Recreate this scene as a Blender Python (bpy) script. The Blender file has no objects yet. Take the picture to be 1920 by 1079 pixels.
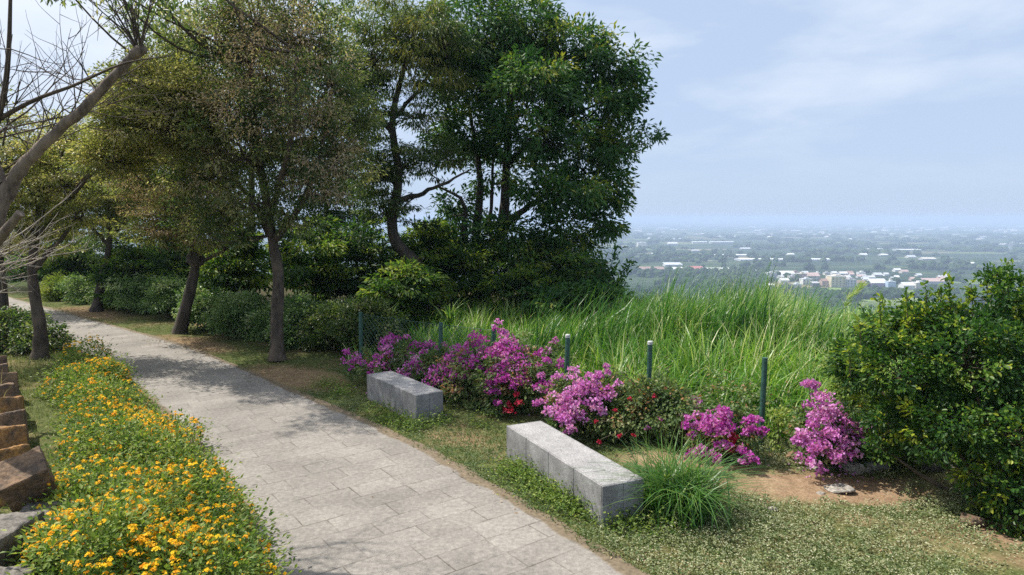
import bpy, math, random
import numpy as np
from mathutils import Vector, noise as mnoise

R = math.radians
scene = bpy.context.scene
col = scene.collection
rng = np.random.default_rng(11)
random.seed(11)

# ------------------------------------------------------------------ camera
CAM_H = 2.8
F_PX, CX, CY = 1280.0, 960.0, 539.5
PITCH = math.atan(131 / 1280)
cam = bpy.data.objects.new("camera", bpy.data.cameras.new("camera"))
col.objects.link(cam)
cam.location = (0, 0, CAM_H)
cam.rotation_euler = (R(90) - PITCH, 0, 0)
cam.data.sensor_width = 36
cam.data.lens = 24
cam.data.clip_start = 0.05
cam.data.clip_end = 60000
scene.camera = cam

# ------------------------------------------------------------------ light
SUN_AZ = (-0.93, 0.37)           # horizontal direction towards the sun
SUN_EL = R(57)
n_ = math.hypot(*SUN_AZ)
sun_dir = Vector((SUN_AZ[0] / n_ * math.cos(SUN_EL), SUN_AZ[1] / n_ * math.cos(SUN_EL), math.sin(SUN_EL)))
sl = bpy.data.lights.new("sun", 'SUN')
sl.energy = 5.0
sl.angle = R(0.53)
sl.color = (1.0, 0.94, 0.84)
sun = bpy.data.objects.new("sun", sl)
col.objects.link(sun)
sun.rotation_euler = sun_dir.to_track_quat('Z', 'Y').to_euler()

world = bpy.data.worlds.new("World")
scene.world = world
world.use_nodes = True
nt = world.node_tree
for n in list(nt.nodes):
    nt.nodes.remove(n)


def N(t, kind, **kw):
    n = t.nodes.new(kind)
    ins = kw.pop('ins', {})
    for k, v in kw.items():
        setattr(n, k, v)
    for k, v in ins.items():
        n.inputs[k].default_value = v
    return n


def ramp(t, stops, fac=None, interp='LINEAR'):
    n = t.nodes.new('ShaderNodeValToRGB')
    cr = n.color_ramp
    cr.interpolation = interp
    while len(cr.elements) < len(stops):
        cr.elements.new(0.5)
    for e, (p, c) in zip(cr.elements, stops):
        e.position = p
        e.color = (c, c, c, 1) if isinstance(c, (int, float)) else (*c, 1)
    if fac is not None:
        t.links.new(fac, n.inputs[0])
    return n


def mixc(t, fac, a, b, mode='MIX'):
    n = t.nodes.new('ShaderNodeMix')
    n.data_type = 'RGBA'
    n.blend_type = mode
    for sock, v in ((0, fac), (6, a), (7, b)):
        if isinstance(v, bpy.types.NodeSocket):
            t.links.new(v, n.inputs[sock])
        elif isinstance(v, (int, float)):
            n.inputs[sock].default_value = v
        else:
            n.inputs[sock].default_value = (*v, 1)
    return n.outputs[2]


def mathn(t, op, a, b=0.0, c=None):
    n = t.nodes.new('ShaderNodeMath')
    n.operation = op
    for i, v in enumerate((a, b, c)):
        if v is None:
            continue
        if isinstance(v, bpy.types.NodeSocket):
            t.links.new(v, n.inputs[i])
        else:
            n.inputs[i].default_value = v
    return n.outputs[0]


L = nt.links.new
sky = N(nt, 'ShaderNodeTexSky', sky_type='NISHITA')
sky.sun_disc = False
sky.sun_elevation = SUN_EL
sky.sun_rotation = math.atan2(sun_dir.x, sun_dir.y)
sky.altitude = 150
sky.air_density = 1.0
sky.dust_density = 0.8
sky.ozone_density = 2.2
tc = N(nt, 'ShaderNodeTexCoord')
sep = N(nt, 'ShaderNodeSeparateXYZ')
L(tc.outputs['Generated'], sep.inputs[0])
den = mathn(nt, 'ADD', sep.outputs[2], 0.16)
cu = mathn(nt, 'DIVIDE', sep.outputs[0], den)
cv = mathn(nt, 'DIVIDE', sep.outputs[1], den)
cmb = N(nt, 'ShaderNodeCombineXYZ')
L(cu, cmb.inputs[0]); L(cv, cmb.inputs[1])
cn = N(nt, 'ShaderNodeTexNoise', ins={'Scale': 1.15, 'Detail': 7.0, 'Roughness': 0.55, 'Distortion': 0.3})
L(cmb.outputs[0], cn.inputs['Vector'])
cmask = ramp(nt, [(0.46, 0.0), (0.78, 1.0)], cn.outputs['Fac'])
upm = ramp(nt, [(0.02, 0.0), (0.22, 1.0)], sep.outputs[2])
cm = mathn(nt, 'MULTIPLY', mathn(nt, 'MULTIPLY', cmask.outputs[0], upm.outputs[0]), 0.75)
lift = mixc(nt, 0.85, sky.outputs[0], (5.65, 7.05, 9.4))
cloudy = mixc(nt, cm, lift, (9.8, 10.3, 11.0))
dp = N(nt, 'ShaderNodeVectorMath', operation='DOT_PRODUCT')      # bright hazy air round the sun
L(tc.outputs['Generated'], dp.inputs[0]); dp.inputs[1].default_value = tuple(sun_dir)
glow = ramp(nt, [(0.42, 0.0), (0.6, 0.3), (0.76, 0.9)], dp.outputs['Value'])
cloudy = mixc(nt, glow.outputs[0], cloudy, (12.0, 12.2, 12.6))
bg = N(nt, 'ShaderNodeBackground', ins={'Strength': 0.075})
L(cloudy, bg.inputs[0])
wo = N(nt, 'ShaderNodeOutputWorld')
L(bg.outputs[0], wo.inputs[0])

vs = scene.view_settings
vs.view_transform = 'Standard'
vs.look = 'None'
vs.gamma = 1.0
vs.exposure = 0.45
cy = scene.cycles
cy.max_bounces = 6
cy.diffuse_bounces = 3
cy.glossy_bounces = 2
cy.transmission_bounces = 4
cy.transparent_max_bounces = 4
cy.volume_bounces = 1
cy.use_denoising = False
cy.use_adaptive_sampling = False
cy.sample_clamp_indirect = 4.0
cy.caustics_reflective = False
cy.caustics_refractive = False


# ------------------------------------------------------------------ pixel helpers (layout measured on the photograph)
def ray(x, y):
    v = y - CY
    return np.array([x - CX, F_PX * math.cos(PITCH) - v * math.sin(PITCH), -(v * math.cos(PITCH) + F_PX * math.sin(PITCH))])


def at(x, y, Y):
    r = ray(x, y)
    return np.array([0, 0, CAM_H]) + r * (Y / r[1])


def gnd(x, y, z=0.0):
    r = ray(x, y)
    return np.array([0, 0, CAM_H]) + r * ((z - CAM_H) / r[2])


# ------------------------------------------------------------------ object helpers
def tag(o, label=None, cat=None, group=None, kind=None):
    if label: o['label'] = label
    if cat: o['category'] = cat
    if group: o['group'] = group
    if kind: o['kind'] = kind
    return o


def empty(name, loc, label=None, cat=None, group=None):
    o = bpy.data.objects.new(name, None)
    o.empty_display_size = 0.2
    o.location = tuple(loc)
    col.objects.link(o)
    return tag(o, label, cat, group)


class MB:
    """collects vertices and faces; build() links them as one mesh object"""

    def __init__(self):
        self.v, self.t, self.f = [], [], {3: [], 4: []}
        self.n = 0

    def add(self, verts, faces, tone=0.5):
        verts = np.asarray(verts, float).reshape(-1, 3)
        k = len(verts)
        self.v.append(verts)
        self.t.append(np.broadcast_to(np.asarray(tone, float), (k,)).copy() if np.ndim(tone) == 0 else np.asarray(tone, float))
        faces = np.asarray(faces, int)
        if faces.ndim == 2:
            self.f[faces.shape[1]].append(faces + self.n)
        self.n += k

    def mixed(self, verts, faces, tone=0.5):
        base = self.n
        self.add(verts, np.zeros((0, 4), int), tone)
        for k in (3, 4):
            q = [f for f in faces if len(f) == k]
            if q: self.f[k].append(np.array(q) + base)

    def build(self, name, mat, parent=None, smooth=False, origin=(0, 0, 0)):
        me = bpy.data.meshes.new(name)
        v = np.concatenate(self.v) - np.asarray(origin)
        f3 = np.concatenate(self.f[3]) if self.f[3] else np.zeros((0, 3), int)
        f4 = np.concatenate(self.f[4]) if self.f[4] else np.zeros((0, 4), int)
        me.vertices.add(len(v))
        me.vertices.foreach_set('co', v.astype(np.float32).ravel())
        nl = len(f3) * 3 + len(f4) * 4
        me.loops.add(nl)
        me.loops.foreach_set('vertex_index', np.concatenate([f3.ravel(), f4.ravel()]).astype(np.int32))
        me.polygons.add(len(f3) + len(f4))
        st = np.concatenate([np.arange(len(f3)) * 3, len(f3) * 3 + np.arange(len(f4)) * 4]).astype(np.int32)
        me.polygons.foreach_set('loop_start', st)
        me.polygons.foreach_set('use_smooth', np.full(len(st), smooth, dtype=bool))
        at_ = me.attributes.new('tone', 'FLOAT', 'POINT')
        at_.data.foreach_set('value', np.concatenate(self.t).astype(np.float32))
        me.update(calc_edges=True)
        me.validate()
        if mat: me.materials.append(mat)
        o = bpy.data.objects.new(name, me)
        col.objects.link(o)
        if parent is not None:
            o.parent = parent
            if tuple(origin) == (0, 0, 0):
                # vertices are in world coordinates: cancel the parent's transform
                o.matrix_parent_inverse = parent_matrix(parent).inverted()
        else:
            o.location = tuple(origin)
        return o


def parent_matrix(p):
    from mathutils import Matrix
    m = Matrix.LocRotScale(p.location, p.rotation_euler, p.scale)
    return parent_matrix(p.parent) @ p.matrix_parent_inverse @ m if p.parent else m


def unit(a):
    return a / np.maximum(np.linalg.norm(a, axis=-1, keepdims=True), 1e-9)


def rand_dirs(n, r=rng):
    return unit(r.normal(size=(n, 3)))


def tube(mb, pts, radii, sides=6, tone=0.5, cap=True):
    pts = np.asarray(pts, float)
    k = len(pts)
    radii = np.broadcast_to(np.asarray(radii, float), (k,))
    tg = unit(np.gradient(pts, axis=0))
    ref = np.array([0.0, 0, 1]) if abs(tg[0][2]) < 0.8 else np.array([1.0, 0, 0])
    a = unit(np.cross(tg, ref)); b = np.cross(tg, a)
    th = np.arange(sides) * 2 * np.pi / sides
    ring = (a[:, None] * np.cos(th)[None, :, None] + b[:, None] * np.sin(th)[None, :, None]) * radii[:, None, None]
    v = (pts[:, None] + ring).reshape(-1, 3)
    i = np.arange(k - 1)[:, None] * sides; j = np.arange(sides)[None]
    j2 = (j + 1) % sides
    q = np.stack([i + j, i + j2, i + sides + j2, i + sides + j], -1).reshape(-1, 4)
    mb.add(v, q, tone)
    if cap and sides > 3:
        mb.add(np.vstack([v[-sides:], pts[-1:]]), np.array([[s, (s + 1) % sides, sides] for s in range(sides)]), tone)
        mb.add(np.vstack([v[:sides], pts[:1]]), np.array([[(s + 1) % sides, s, sides] for s in range(sides)]), tone)


def curve_pts(ctrl, n):
    """Catmull-Rom through control points"""
    c = np.asarray(ctrl, float)
    c = np.vstack([2 * c[0] - c[1], c, 2 * c[-1] - c[-2]])
    out = []
    seg = len(c) - 3
    for u in np.linspace(0, seg - 1e-6, n):
        i = int(u); t = u - i
        p0, p1, p2, p3 = c[i:i + 4]
        out.append(0.5 * (2 * p1 + (p2 - p0) * t + (2 * p0 - 5 * p1 + 4 * p2 - p3) * t * t + (3 * p1 - p0 - 3 * p2 + p3) * t ** 3))
    return np.array(out)


def leaves(mb, P, D, Nn, Ln, Wd, tone, fold=0.18, wide=False):
    """one folded leaf per row: base P, axis D, normal Nn"""
    n = len(P)
    D = unit(D); S = unit(np.cross(D, Nn)); U = np.cross(S, D)
    Ln = np.broadcast_to(np.asarray(Ln, float), (n,))[:, None]; Wd = np.broadcast_to(np.asarray(Wd, float), (n,))[:, None]
    tone = np.broadcast_to(np.asarray(tone, float), (n,))
    if not wide:
        mid = P + D * Ln * 0.45 + U * Wd * fold
        v = np.stack([P, mid + S * Wd * 0.5, P + D * Ln - U * Ln * 0.06, mid - S * Wd * 0.5], 1)
        q = np.arange(n)[:, None] * 4 + np.arange(4)[None]
        mb.add(v.reshape(-1, 3), q, np.repeat(tone, 4))
    else:
        a = P + D * Ln * 0.3 + U * Wd * fold; b = P + D * Ln * 0.72 + U * Wd * fold * 0.8
        v = np.stack([P, a + S * Wd * 0.42, b + S * Wd * 0.42, P + D * Ln - U * Ln * 0.08, b - S * Wd * 0.42, a - S * Wd * 0.42], 1)
        k = np.arange(n)[:, None] * 6
        q = np.concatenate([k + np.array([[0, 1, 2, 3]]), k + np.array([[0, 3, 4, 5]])])
        mb.add(v.reshape(-1, 3), q, np.repeat(tone, 6))


def blades(mb, P, h, az, bend, w, tone, seg=4, tip=0.0):
    """grass blades: arching ribbons"""
    n = len(P)
    h = np.broadcast_to(h, (n,)); bend = np.broadcast_to(bend, (n,)); w = np.broadcast_to(w, (n,))
    t = np.linspace(0, 1, seg + 1)[None]
    hx = np.stack([np.cos(az), np.sin(az), 0 * az], -1)
    out = (h * bend)[:, None] * t ** 2.2
    up = h[:, None] * (t - 0.42 * np.minimum(bend, 1.3)[:, None] * t ** 2.6)
    c = P[:, None] + hx[:, None] * out[..., None] + np.array([0, 0, 1.0]) * up[..., None]
    sa = az + np.pi / 2 + rng.normal(0, 0.5, n)
    sd = np.stack([np.cos(sa), np.sin(sa), 0 * sa], -1)
    ww = w[:, None] * (1 - 0.95 * t ** 1.8) * 0.5
    v = np.stack([c - sd[:, None] * ww[..., None], c + sd[:, None] * ww[..., None]], 2)
    k = np.arange(n)[:, None] * (2 * (seg + 1)) + np.arange(seg)[None] * 2
    q = np.stack([k, k + 1, k + 3, k + 2], -1).reshape(-1, 4)
    tt = np.broadcast_to(np.asarray(tone, float), (n,))
    mb.add(v.reshape(-1, 3), q, np.repeat(tt, 2 * (seg + 1)))


def vnoise(P, s, seed=0.0):
    return np.array([mnoise.noise(Vector((p[0] * s + seed, p[1] * s - seed, p[2] * s + 0.7 * seed))) for p in P])


# ------------------------------------------------------------------ materials
def new_mat(name):
    m = bpy.data.materials.new(name)
    m.use_nodes = True
    t = m.node_tree
    return m, t, t.nodes['Principled BSDF'], t.nodes['Material Output']


def leaf_mat(name, stops, trans=0.35, rough=0.5, spec=0.4, yellow=1.5):
    m, t, p, out = new_mat(name)
    a = N(t, 'ShaderNodeAttribute', attribute_name='tone')
    c = ramp(t, stops, a.outputs['Fac'])
    p.inputs['Roughness'].default_value = rough
    p.inputs['Specular IOR Level'].default_value = spec
    t.links.new(c.outputs[0], p.inputs['Base Color'])
    tr = N(t, 'ShaderNodeBsdfTranslucent')
    tcn = mixc(t, 1.0, c.outputs[0], (yellow, yellow * 1.05, yellow * 0.6), 'MULTIPLY')
    t.links.new(tcn, tr.inputs[0])
    mx = N(t, 'ShaderNodeMixShader', ins={0: trans})
    t.links.new(p.outputs[0], mx.inputs[1]); t.links.new(tr.outputs[0], mx.inputs[2])
    t.links.new(mx.outputs[0], out.inputs[0])
    return m


def bark_mat(name, c1, c2, scale=9):
    m, t, p, out = new_mat(name)
    g = N(t, 'ShaderNodeNewGeometry')
    mp = N(t, 'ShaderNodeMapping', ins={'Scale': (scale, scale, scale * 0.3)})
    t.links.new(g.outputs['Position'], mp.inputs[0])
    n1 = N(t, 'ShaderNodeTexNoise', ins={'Scale': 1.0, 'Detail': 8.0, 'Roughness': 0.65})
    t.links.new(mp.outputs[0], n1.inputs['Vector'])
    n2 = N(t, 'ShaderNodeTexNoise', ins={'Scale': 2.5, 'Detail': 3.0})
    t.links.new(g.outputs['Position'], n2.inputs['Vector'])
    c = ramp(t, [(0.35, c1), (0.65, c2)], n1.outputs['Fac'])
    lich = ramp(t, [(0.55, 0.0), (0.68, 0.5)], n2.outputs['Fac'])
    cc = mixc(t, lich.outputs[0], c.outputs[0], tuple(min(1, x * 1.5) for x in c2))
    t.links.new(cc, p.inputs['Base Color'])
    p.inputs['Roughness'].default_value = 0.9
    b = N(t, 'ShaderNodeBump', ins={'Strength': 0.7, 'Distance': 0.02})
    t.links.new(n1.outputs['Fac'], b.inputs['Height'])
    t.links.new(b.outputs[0], p.inputs['Normal'])
    return m


def plain_mat(name, c, rough=0.7, var=0.25, scale=3.0):
    m, t, p, out = new_mat(name)
    g = N(t, 'ShaderNodeNewGeometry')
    n = N(t, 'ShaderNodeTexNoise', ins={'Scale': scale, 'Detail': 5.0, 'Roughness': 0.6})
    t.links.new(g.outputs['Position'], n.inputs['Vector'])
    r = ramp(t, [(0.3, tuple(x * (1 - var) for x in c)), (0.7, tuple(min(1, x * (1 + var * 0.5)) for x in c))], n.outputs['Fac'])
    t.links.new(r.outputs[0], p.inputs['Base Color'])
    p.inputs['Roughness'].default_value = rough
    return m


def granite_mat(name, c, bump=0.15, stain=0.3):
    m, t, p, out = new_mat(name)
    g = N(t, 'ShaderNodeNewGeometry')
    n1 = N(t, 'ShaderNodeTexNoise', ins={'Scale': 95.0, 'Detail': 3.0, 'Roughness': 0.7})
    n2 = N(t, 'ShaderNodeTexNoise', ins={'Scale': 4.0, 'Detail': 6.0, 'Roughness': 0.6})
    for n in (n1, n2): t.links.new(g.outputs['Position'], n.inputs['Vector'])
    r1 = ramp(t, [(0.33, tuple(x * 0.35 for x in c)), (0.46, tuple(x * 0.9 for x in c)), (0.58, tuple(x * 1.1 for x in c)), (0.7, tuple(min(1, x * 1.7) for x in c))], n1.outputs['Fac'])
    r2 = ramp(t, [(0.35, 1 - stain), (0.65, 1.0)], n2.outputs['Fac'])
    t.links.new(mixc(t, 1.0, r1.outputs[0], r2.outputs[0], 'MULTIPLY'), p.inputs['Base Color'])
    p.inputs['Roughness'].default_value = 0.75
    b = N(t, 'ShaderNodeBump', ins={'Strength': bump, 'Distance': 0.004})
    t.links.new(n1.outputs['Fac'], b.inputs['Height']); t.links.new(b.outputs[0], p.inputs['Normal'])
    return m


M = {}
M['granite'] = granite_mat('granite', (0.3, 0.295, 0.3), .25, .45)
M['granite_top'] = granite_mat('granite_top', (0.33, 0.325, 0.325), stain=0.3)
M['joint'] = plain_mat('joint_mortar', (0.06, 0.06, 0.06))


def rock_mat(name, top, side, scale=5.0):
    """weathered stone with lichen and rust-brown staining in patches of its own"""
    m, t, p, out = new_mat(name)
    g = N(t, 'ShaderNodeNewGeometry')
    n1 = N(t, 'ShaderNodeTexNoise', ins={'Scale': scale, 'Detail': 9.0, 'Roughness': 0.7})
    n2 = N(t, 'ShaderNodeTexNoise', ins={'Scale': 28.0, 'Detail': 4.0, 'Roughness': 0.75})
    n3 = N(t, 'ShaderNodeTexVoronoi', ins={'Scale': 21.0})
    for n in (n1, n2, n3): t.links.new(g.outputs['Position'], n.inputs['Vector'])
    c = ramp(t, [(0.36, side), (0.6, top)], n1.outputs['Fac'])
    sp = ramp(t, [(0.36, 0.45), (0.55, 1.0), (0.75, 1.35)], n2.outputs['Fac'])
    cc = mixc(t, 1.0, c.outputs[0], sp.outputs[0], 'MULTIPLY')
    lich = ramp(t, [(0.05, 0.55), (0.16, 0.0)], n3.outputs['Distance'])
    lm = mathn(t, 'MULTIPLY', lich.outputs[0], ramp(t, [(0.5, 0.0), (0.62, 1.0)], n1.outputs['Fac']).outputs[0])
    cc = mixc(t, lm, cc, (0.45, 0.44, 0.4))
    t.links.new(cc, p.inputs['Base Color'])
    p.inputs['Roughness'].default_value = 0.9
    b = N(t, 'ShaderNodeBump', ins={'Strength': 0.8, 'Distance': 0.03})
    t.links.new(mathn(t, 'ADD', n1.outputs['Fac'], mathn(t, 'MULTIPLY', n2.outputs['Fac'], 0.4)), b.inputs['Height'])
    t.links.new(b.outputs[0], p.inputs['Normal'])
    return m


M['rust_stone'] = rock_mat('rust_stone', (0.34, 0.17, 0.045), (0.1, 0.07, 0.045))
M['brown_stone'] = rock_mat('brown_stone', (0.22, 0.135, 0.075), (0.075, 0.056, 0.042))
M['grey_stone'] = rock_mat('grey_stone', (0.21, 0.19, 0.165), (0.07, 0.064, 0.058))
M['pale_stone'] = rock_mat('pale_stone', (0.42, 0.39, 0.34), (0.25, 0.23, 0.2), 9)
M['bark_brown'] = bark_mat('bark_brown', (0.03, 0.022, 0.016), (0.105, 0.078, 0.056), 14)
M['bark_dark'] = bark_mat('bark_dark', (0.03, 0.024, 0.019), (0.085, 0.066, 0.05))
M['bark_grey'] = bark_mat('bark_grey', (0.05, 0.036, 0.028), (0.2, 0.155, 0.12), 16)
M['twig_pale'] = bark_mat('twig_pale', (0.2, 0.17, 0.14), (0.38, 0.33, 0.28))
M['stem'] = bark_mat('stem_brown', (0.05, 0.038, 0.024), (0.12, 0.09, 0.06))

M['leaf_glossy'] = leaf_mat('leaf_glossy', [(0, (0.02, 0.066, 0.018)), (0.55, (0.042, 0.115, 0.026)), (0.85, (0.095, 0.18, 0.032)), (1, (0.28, 0.29, 0.045))], 0.3, 0.5, 0.3)
M['leaf_olive'] = leaf_mat('leaf_olive', [(0, (0.075, 0.11, 0.03)), (0.4, (0.165, 0.19, 0.06)), (0.75, (0.31, 0.3, 0.12)), (1, (0.5, 0.44, 0.28))], 0.52, 0.42, 0.45)
M['leaf_yellow'] = leaf_mat('leaf_yellow_olive', [(0, (0.09, 0.12, 0.035)), (0.4, (0.2, 0.21, 0.065)), (0.75, (0.35, 0.32, 0.12)), (1, (0.54, 0.45, 0.27))], 0.52, 0.42, 0.45)
M['leaf_deep'] = leaf_mat('leaf_deep', [(0, (0.03, 0.065, 0.02)), (0.5, (0.065, 0.11, 0.03)), (0.8, (0.14, 0.18, 0.045)), (1, (0.34, 0.32, 0.16))], 0.48, 0.42, 0.45)
M['leaf_acacia'] = leaf_mat('leaf_acacia', [(0, (0.035, 0.075, 0.024)), (0.4, (0.085, 0.125, 0.04)), (0.75, (0.19, 0.21, 0.075)), (1, (0.42, 0.38, 0.22))], 0.5, 0.42, 0.45)
M['leaf_dry'] = leaf_mat('leaf_dry', [(0, (0.17, 0.12, 0.075)), (0.5, (0.3, 0.22, 0.15)), (1, (0.48, 0.37, 0.27))], 0.35, 0.8, 0.1, 1.2)
M['leaf_bamboo'] = leaf_mat('leaf_bamboo', [(0, (0.05, 0.08, 0.02)), (0.5, (0.11, 0.13, 0.03)), (1, (0.27, 0.24, 0.06))], 0.45, 0.5, 0.3)
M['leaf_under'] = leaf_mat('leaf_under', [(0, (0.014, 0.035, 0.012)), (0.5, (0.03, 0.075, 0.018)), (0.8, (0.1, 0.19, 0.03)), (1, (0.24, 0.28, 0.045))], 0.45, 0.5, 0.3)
M['leaf_hedge'] = leaf_mat('leaf_hedge', [(0, (0.055, 0.12, 0.035)), (0.5, (0.12, 0.21, 0.06)), (0.85, (0.24, 0.33, 0.13)), (1, (0.46, 0.5, 0.3))], 0.3, 0.45, 0.45)
M['leaf_lime'] = leaf_mat('leaf_lime', [(0, (0.08, 0.13, 0.03)), (0.5, (0.15, 0.2, 0.04)), (1, (0.28, 0.29, 0.06))], 0.4, 0.5, 0.3)
M['leaf_lantana'] = leaf_mat('leaf_lantana', [(0, (0.055, 0.12, 0.02)), (0.5, (0.14, 0.215, 0.035)), (1, (0.33, 0.36, 0.09))], 0.35, 0.55, 0.35)
M['leaf_boug'] = leaf_mat('leaf_bougainvillea', [(0, (0.045, 0.09, 0.025)), (0.5, (0.11, 0.165, 0.05)), (0.8, (0.22, 0.24, 0.1)), (1, (0.32, 0.15, 0.065))], 0.35, 0.5, 0.35)
M['leaf_bush'] = leaf_mat('leaf_bush', [(0, (0.018, 0.058, 0.014)), (0.5, (0.045, 0.115, 0.022)), (0.8, (0.13, 0.225, 0.03)), (1, (0.34, 0.38, 0.04))], 0.4, 0.45, 0.35)
M['grass_tall'] = leaf_mat('grass_tall', [(0, (0.032, 0.118, 0.018)), (0.45, (0.105, 0.26, 0.022)), (0.8, (0.25, 0.385, 0.042)), (1, (0.6, 0.56, 0.34))], 0.42, 0.38, 0.5, 1.35)
M['grass_tuft'] = leaf_mat('grass_tuft', [(0, (0.04, 0.12, 0.025)), (0.6, (0.085, 0.2, 0.03)), (1, (0.27, 0.33, 0.09))], 0.35, 0.4, 0.5, 1.3)
M['turf'] = leaf_mat('turf', [(0, (0.06, 0.11, 0.025)), (0.5, (0.12, 0.17, 0.045)), (0.8, (0.25, 0.25, 0.1)), (1, (0.42, 0.34, 0.19))], 0.35, 0.6, 0.25, 1.2)
M['clover'] = leaf_mat('clover', [(0, (0.06, 0.11, 0.035)), (0.5, (0.14, 0.19, 0.075)), (0.8, (0.28, 0.3, 0.15)), (1, (0.54, 0.52, 0.36))], 0.3, 0.5, 0.3, 1.2)
M['litter'] = leaf_mat('litter', [(0, (0.12, 0.07, 0.035)), (0.5, (0.28, 0.18, 0.09)), (1, (0.52, 0.4, 0.25))], 0.1, 0.8, 0.2, 1.0)
M['petal_yellow'] = leaf_mat('petal_yellow', [(0, (0.76, 0.31, 0.006)), (0.5, (0.85, 0.48, 0.008)), (1, (0.88, 0.63, 0.025))], 0.3, 0.6, 0.2, 1.1)
M['petal_magenta'] = leaf_mat('petal_magenta', [(0, (0.36, 0.03, 0.32)), (0.5, (0.55, 0.1, 0.5)), (1, (0.74, 0.36, 0.7))], 0.4, 0.7, 0.15, 1.0)
M['petal_pink'] = leaf_mat('petal_pink', [(0, (0.48, 0.1, 0.45)), (0.5, (0.65, 0.23, 0.63)), (1, (0.82, 0.5, 0.8))], 0.4, 0.7, 0.15, 1.0)
M['petal_red'] = leaf_mat('petal_red', [(0, (0.32, 0.01, 0.025)), (0.6, (0.5, 0.025, 0.08)), (1, (0.6, 0.14, 0.16))], 0.3, 0.7, 0.15, 1.0)
M['petal_white'] = leaf_mat('petal_white', [(0, (0.62, 0.63, 0.5)), (1, (0.82, 0.82, 0.78))], 0.3, 0.7, 0.15, 1.0)
M['post_green'] = plain_mat('post_green', (0.03, 0.095, 0.075), 0.6, 0.6, 30)
M['post_cap'] = plain_mat('post_cap', (0.5, 0.52, 0.5), 0.6, 0.4, 40)
M['wire_green'] = plain_mat('wire_green', (0.02, 0.075, 0.055), 0.6)
M['valley_tree'] = leaf_mat('valley_tree', [(0, (0.018, 0.04, 0.018)), (0.5, (0.035, 0.065, 0.024)), (1, (0.075, 0.11, 0.035))], 0.0, 0.9, 0.1)

# ------------------------------------------------------------------ setting: ground, path
PLAIN_Z = -90.0
FA = np.array([3.04, 8.1]); FN = np.array([0.569, 0.822])      # fence line: point and outward normal
edgeR = np.array([gnd(*q)[:2] for q in [(1190, 1079), (1000, 965), (800, 850), (690, 795), (560, 740), (480, 705), (350, 652), (240, 620), (130, 590), (30, 562)]])
edgeL = np.array([gnd(*q)[:2] for q in [(525, 1079), (470, 960), (380, 840), (300, 760), (200, 680), (120, 645), (60, 600), (15, 572)]])
edgeR = np.vstack([edgeR[0] + np.array([2.97, -3.99]) * 1.5, edgeR, edgeR[-1] + np.array([-14, 12.5])])
edgeL = np.vstack([edgeL[0] + np.array([3.1, -4.0]) * 1.5, edgeL, edgeL[-1] + np.array([-14, 12.5])])
cR = curve_pts(np.c_[edgeR, np.zeros(len(edgeR))], 160)[:, :2]
cL = curve_pts(np.c_[edgeL, np.zeros(len(edgeL))], 160)[:, :2]


def path_dist(P):
    """distance to the path's right edge (positive on the fence side) and to its left edge (positive on the wall side)"""
    dr = np.full(len(P), 1e9); dl = np.full(len(P), 1e9)
    for c, d, sgn in ((cR, dr, 1), (cL, dl, -1)):
        a = c[:-1]; b = c[1:]
        for i in range(0, len(P), 4000):
            p = P[i:i + 4000, None, :2]
            ab = (b - a)[None]
            t = np.clip(((p - a[None]) * ab).sum(-1) / (ab ** 2).sum(-1), 0, 1)
            q = p - (a[None] + ab * t[..., None])
            dd = np.hypot(q[..., 0], q[..., 1])
            k = dd.argmin(1)
            cr = (ab[0, k, 0] * q[np.arange(len(k)), k, 1] - ab[0, k, 1] * q[np.arange(len(k)), k, 0])
            d[i:i + 4000] = dd[np.arange(len(k)), k] * np.where(cr < 0, 1, -1) * sgn
    return dr, dl


def sstep(x, a, b):
    t = np.clip((x - a) / (b - a), 0, 1)
    return t * t * (3 - 2 * t)


def fence_s(P):
    return (P[..., 0] - FA[0]) * FN[0] + (P[..., 1] - FA[1]) * FN[1]


def ground_z(P):
    s = fence_s(P); r = np.hypot(P[..., 0], P[..., 1])
    d = np.maximum(sstep(s, 8.5, 200), sstep(r, 75, 320))
    return PLAIN_Z * d


radii = np.concatenate([[0.0], np.geomspace(0.6, 60, 110), np.geomspace(63, 30000, 90)])
na = 240
th = np.arange(na) * 2 * np.pi / na
PX = radii[:, None] * np.cos(th)[None]; PY = radii[:, None] * np.sin(th)[None]
G2 = np.stack([PX, PY], -1).reshape(-1, 2)
gz = ground_z(G2)
near = (np.hypot(G2[:, 0], G2[:, 1]) < 60)
dr, dl = path_dist(G2[near])
off = np.clip(np.maximum(dr, dl) - 0.6, 0, 1.5)
gz[near] += vnoise(np.c_[G2[near], 0 * dr], 0.9, 3.0) * 0.09 * off
mb = MB()
i = np.arange(1, len(radii) - 1)[:, None] * na; j = np.arange(na)[None]; j2 = (j + 1) % na
q = np.stack([i + j, i + na + j, i + na + j2, i + j2], -1).reshape(-1, 4)
mb.add(np.c_[G2, gz], q)
mb.f[3].append(np.array([[0, na + k, na + (k + 1) % na] for k in range(na)]))

gm, t, p, out = new_mat('ground_soil')
g = N(t, 'ShaderNodeNewGeometry')
lk = t.links.new
sepp = N(t, 'ShaderNodeSeparateXYZ'); lk(g.outputs['Position'], sepp.inputs[0])


def noise_at(t, scale, detail=5.0, rough=0.6, vec=None, dist=0.0):
    n = N(t, 'ShaderNodeTexNoise', ins={'Scale': scale, 'Detail': detail, 'Roughness': rough, 'Distortion': dist})
    t.links.new(vec if vec is not None else g.outputs['Position'], n.inputs['Vector'])
    return n.outputs['Fac']


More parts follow.
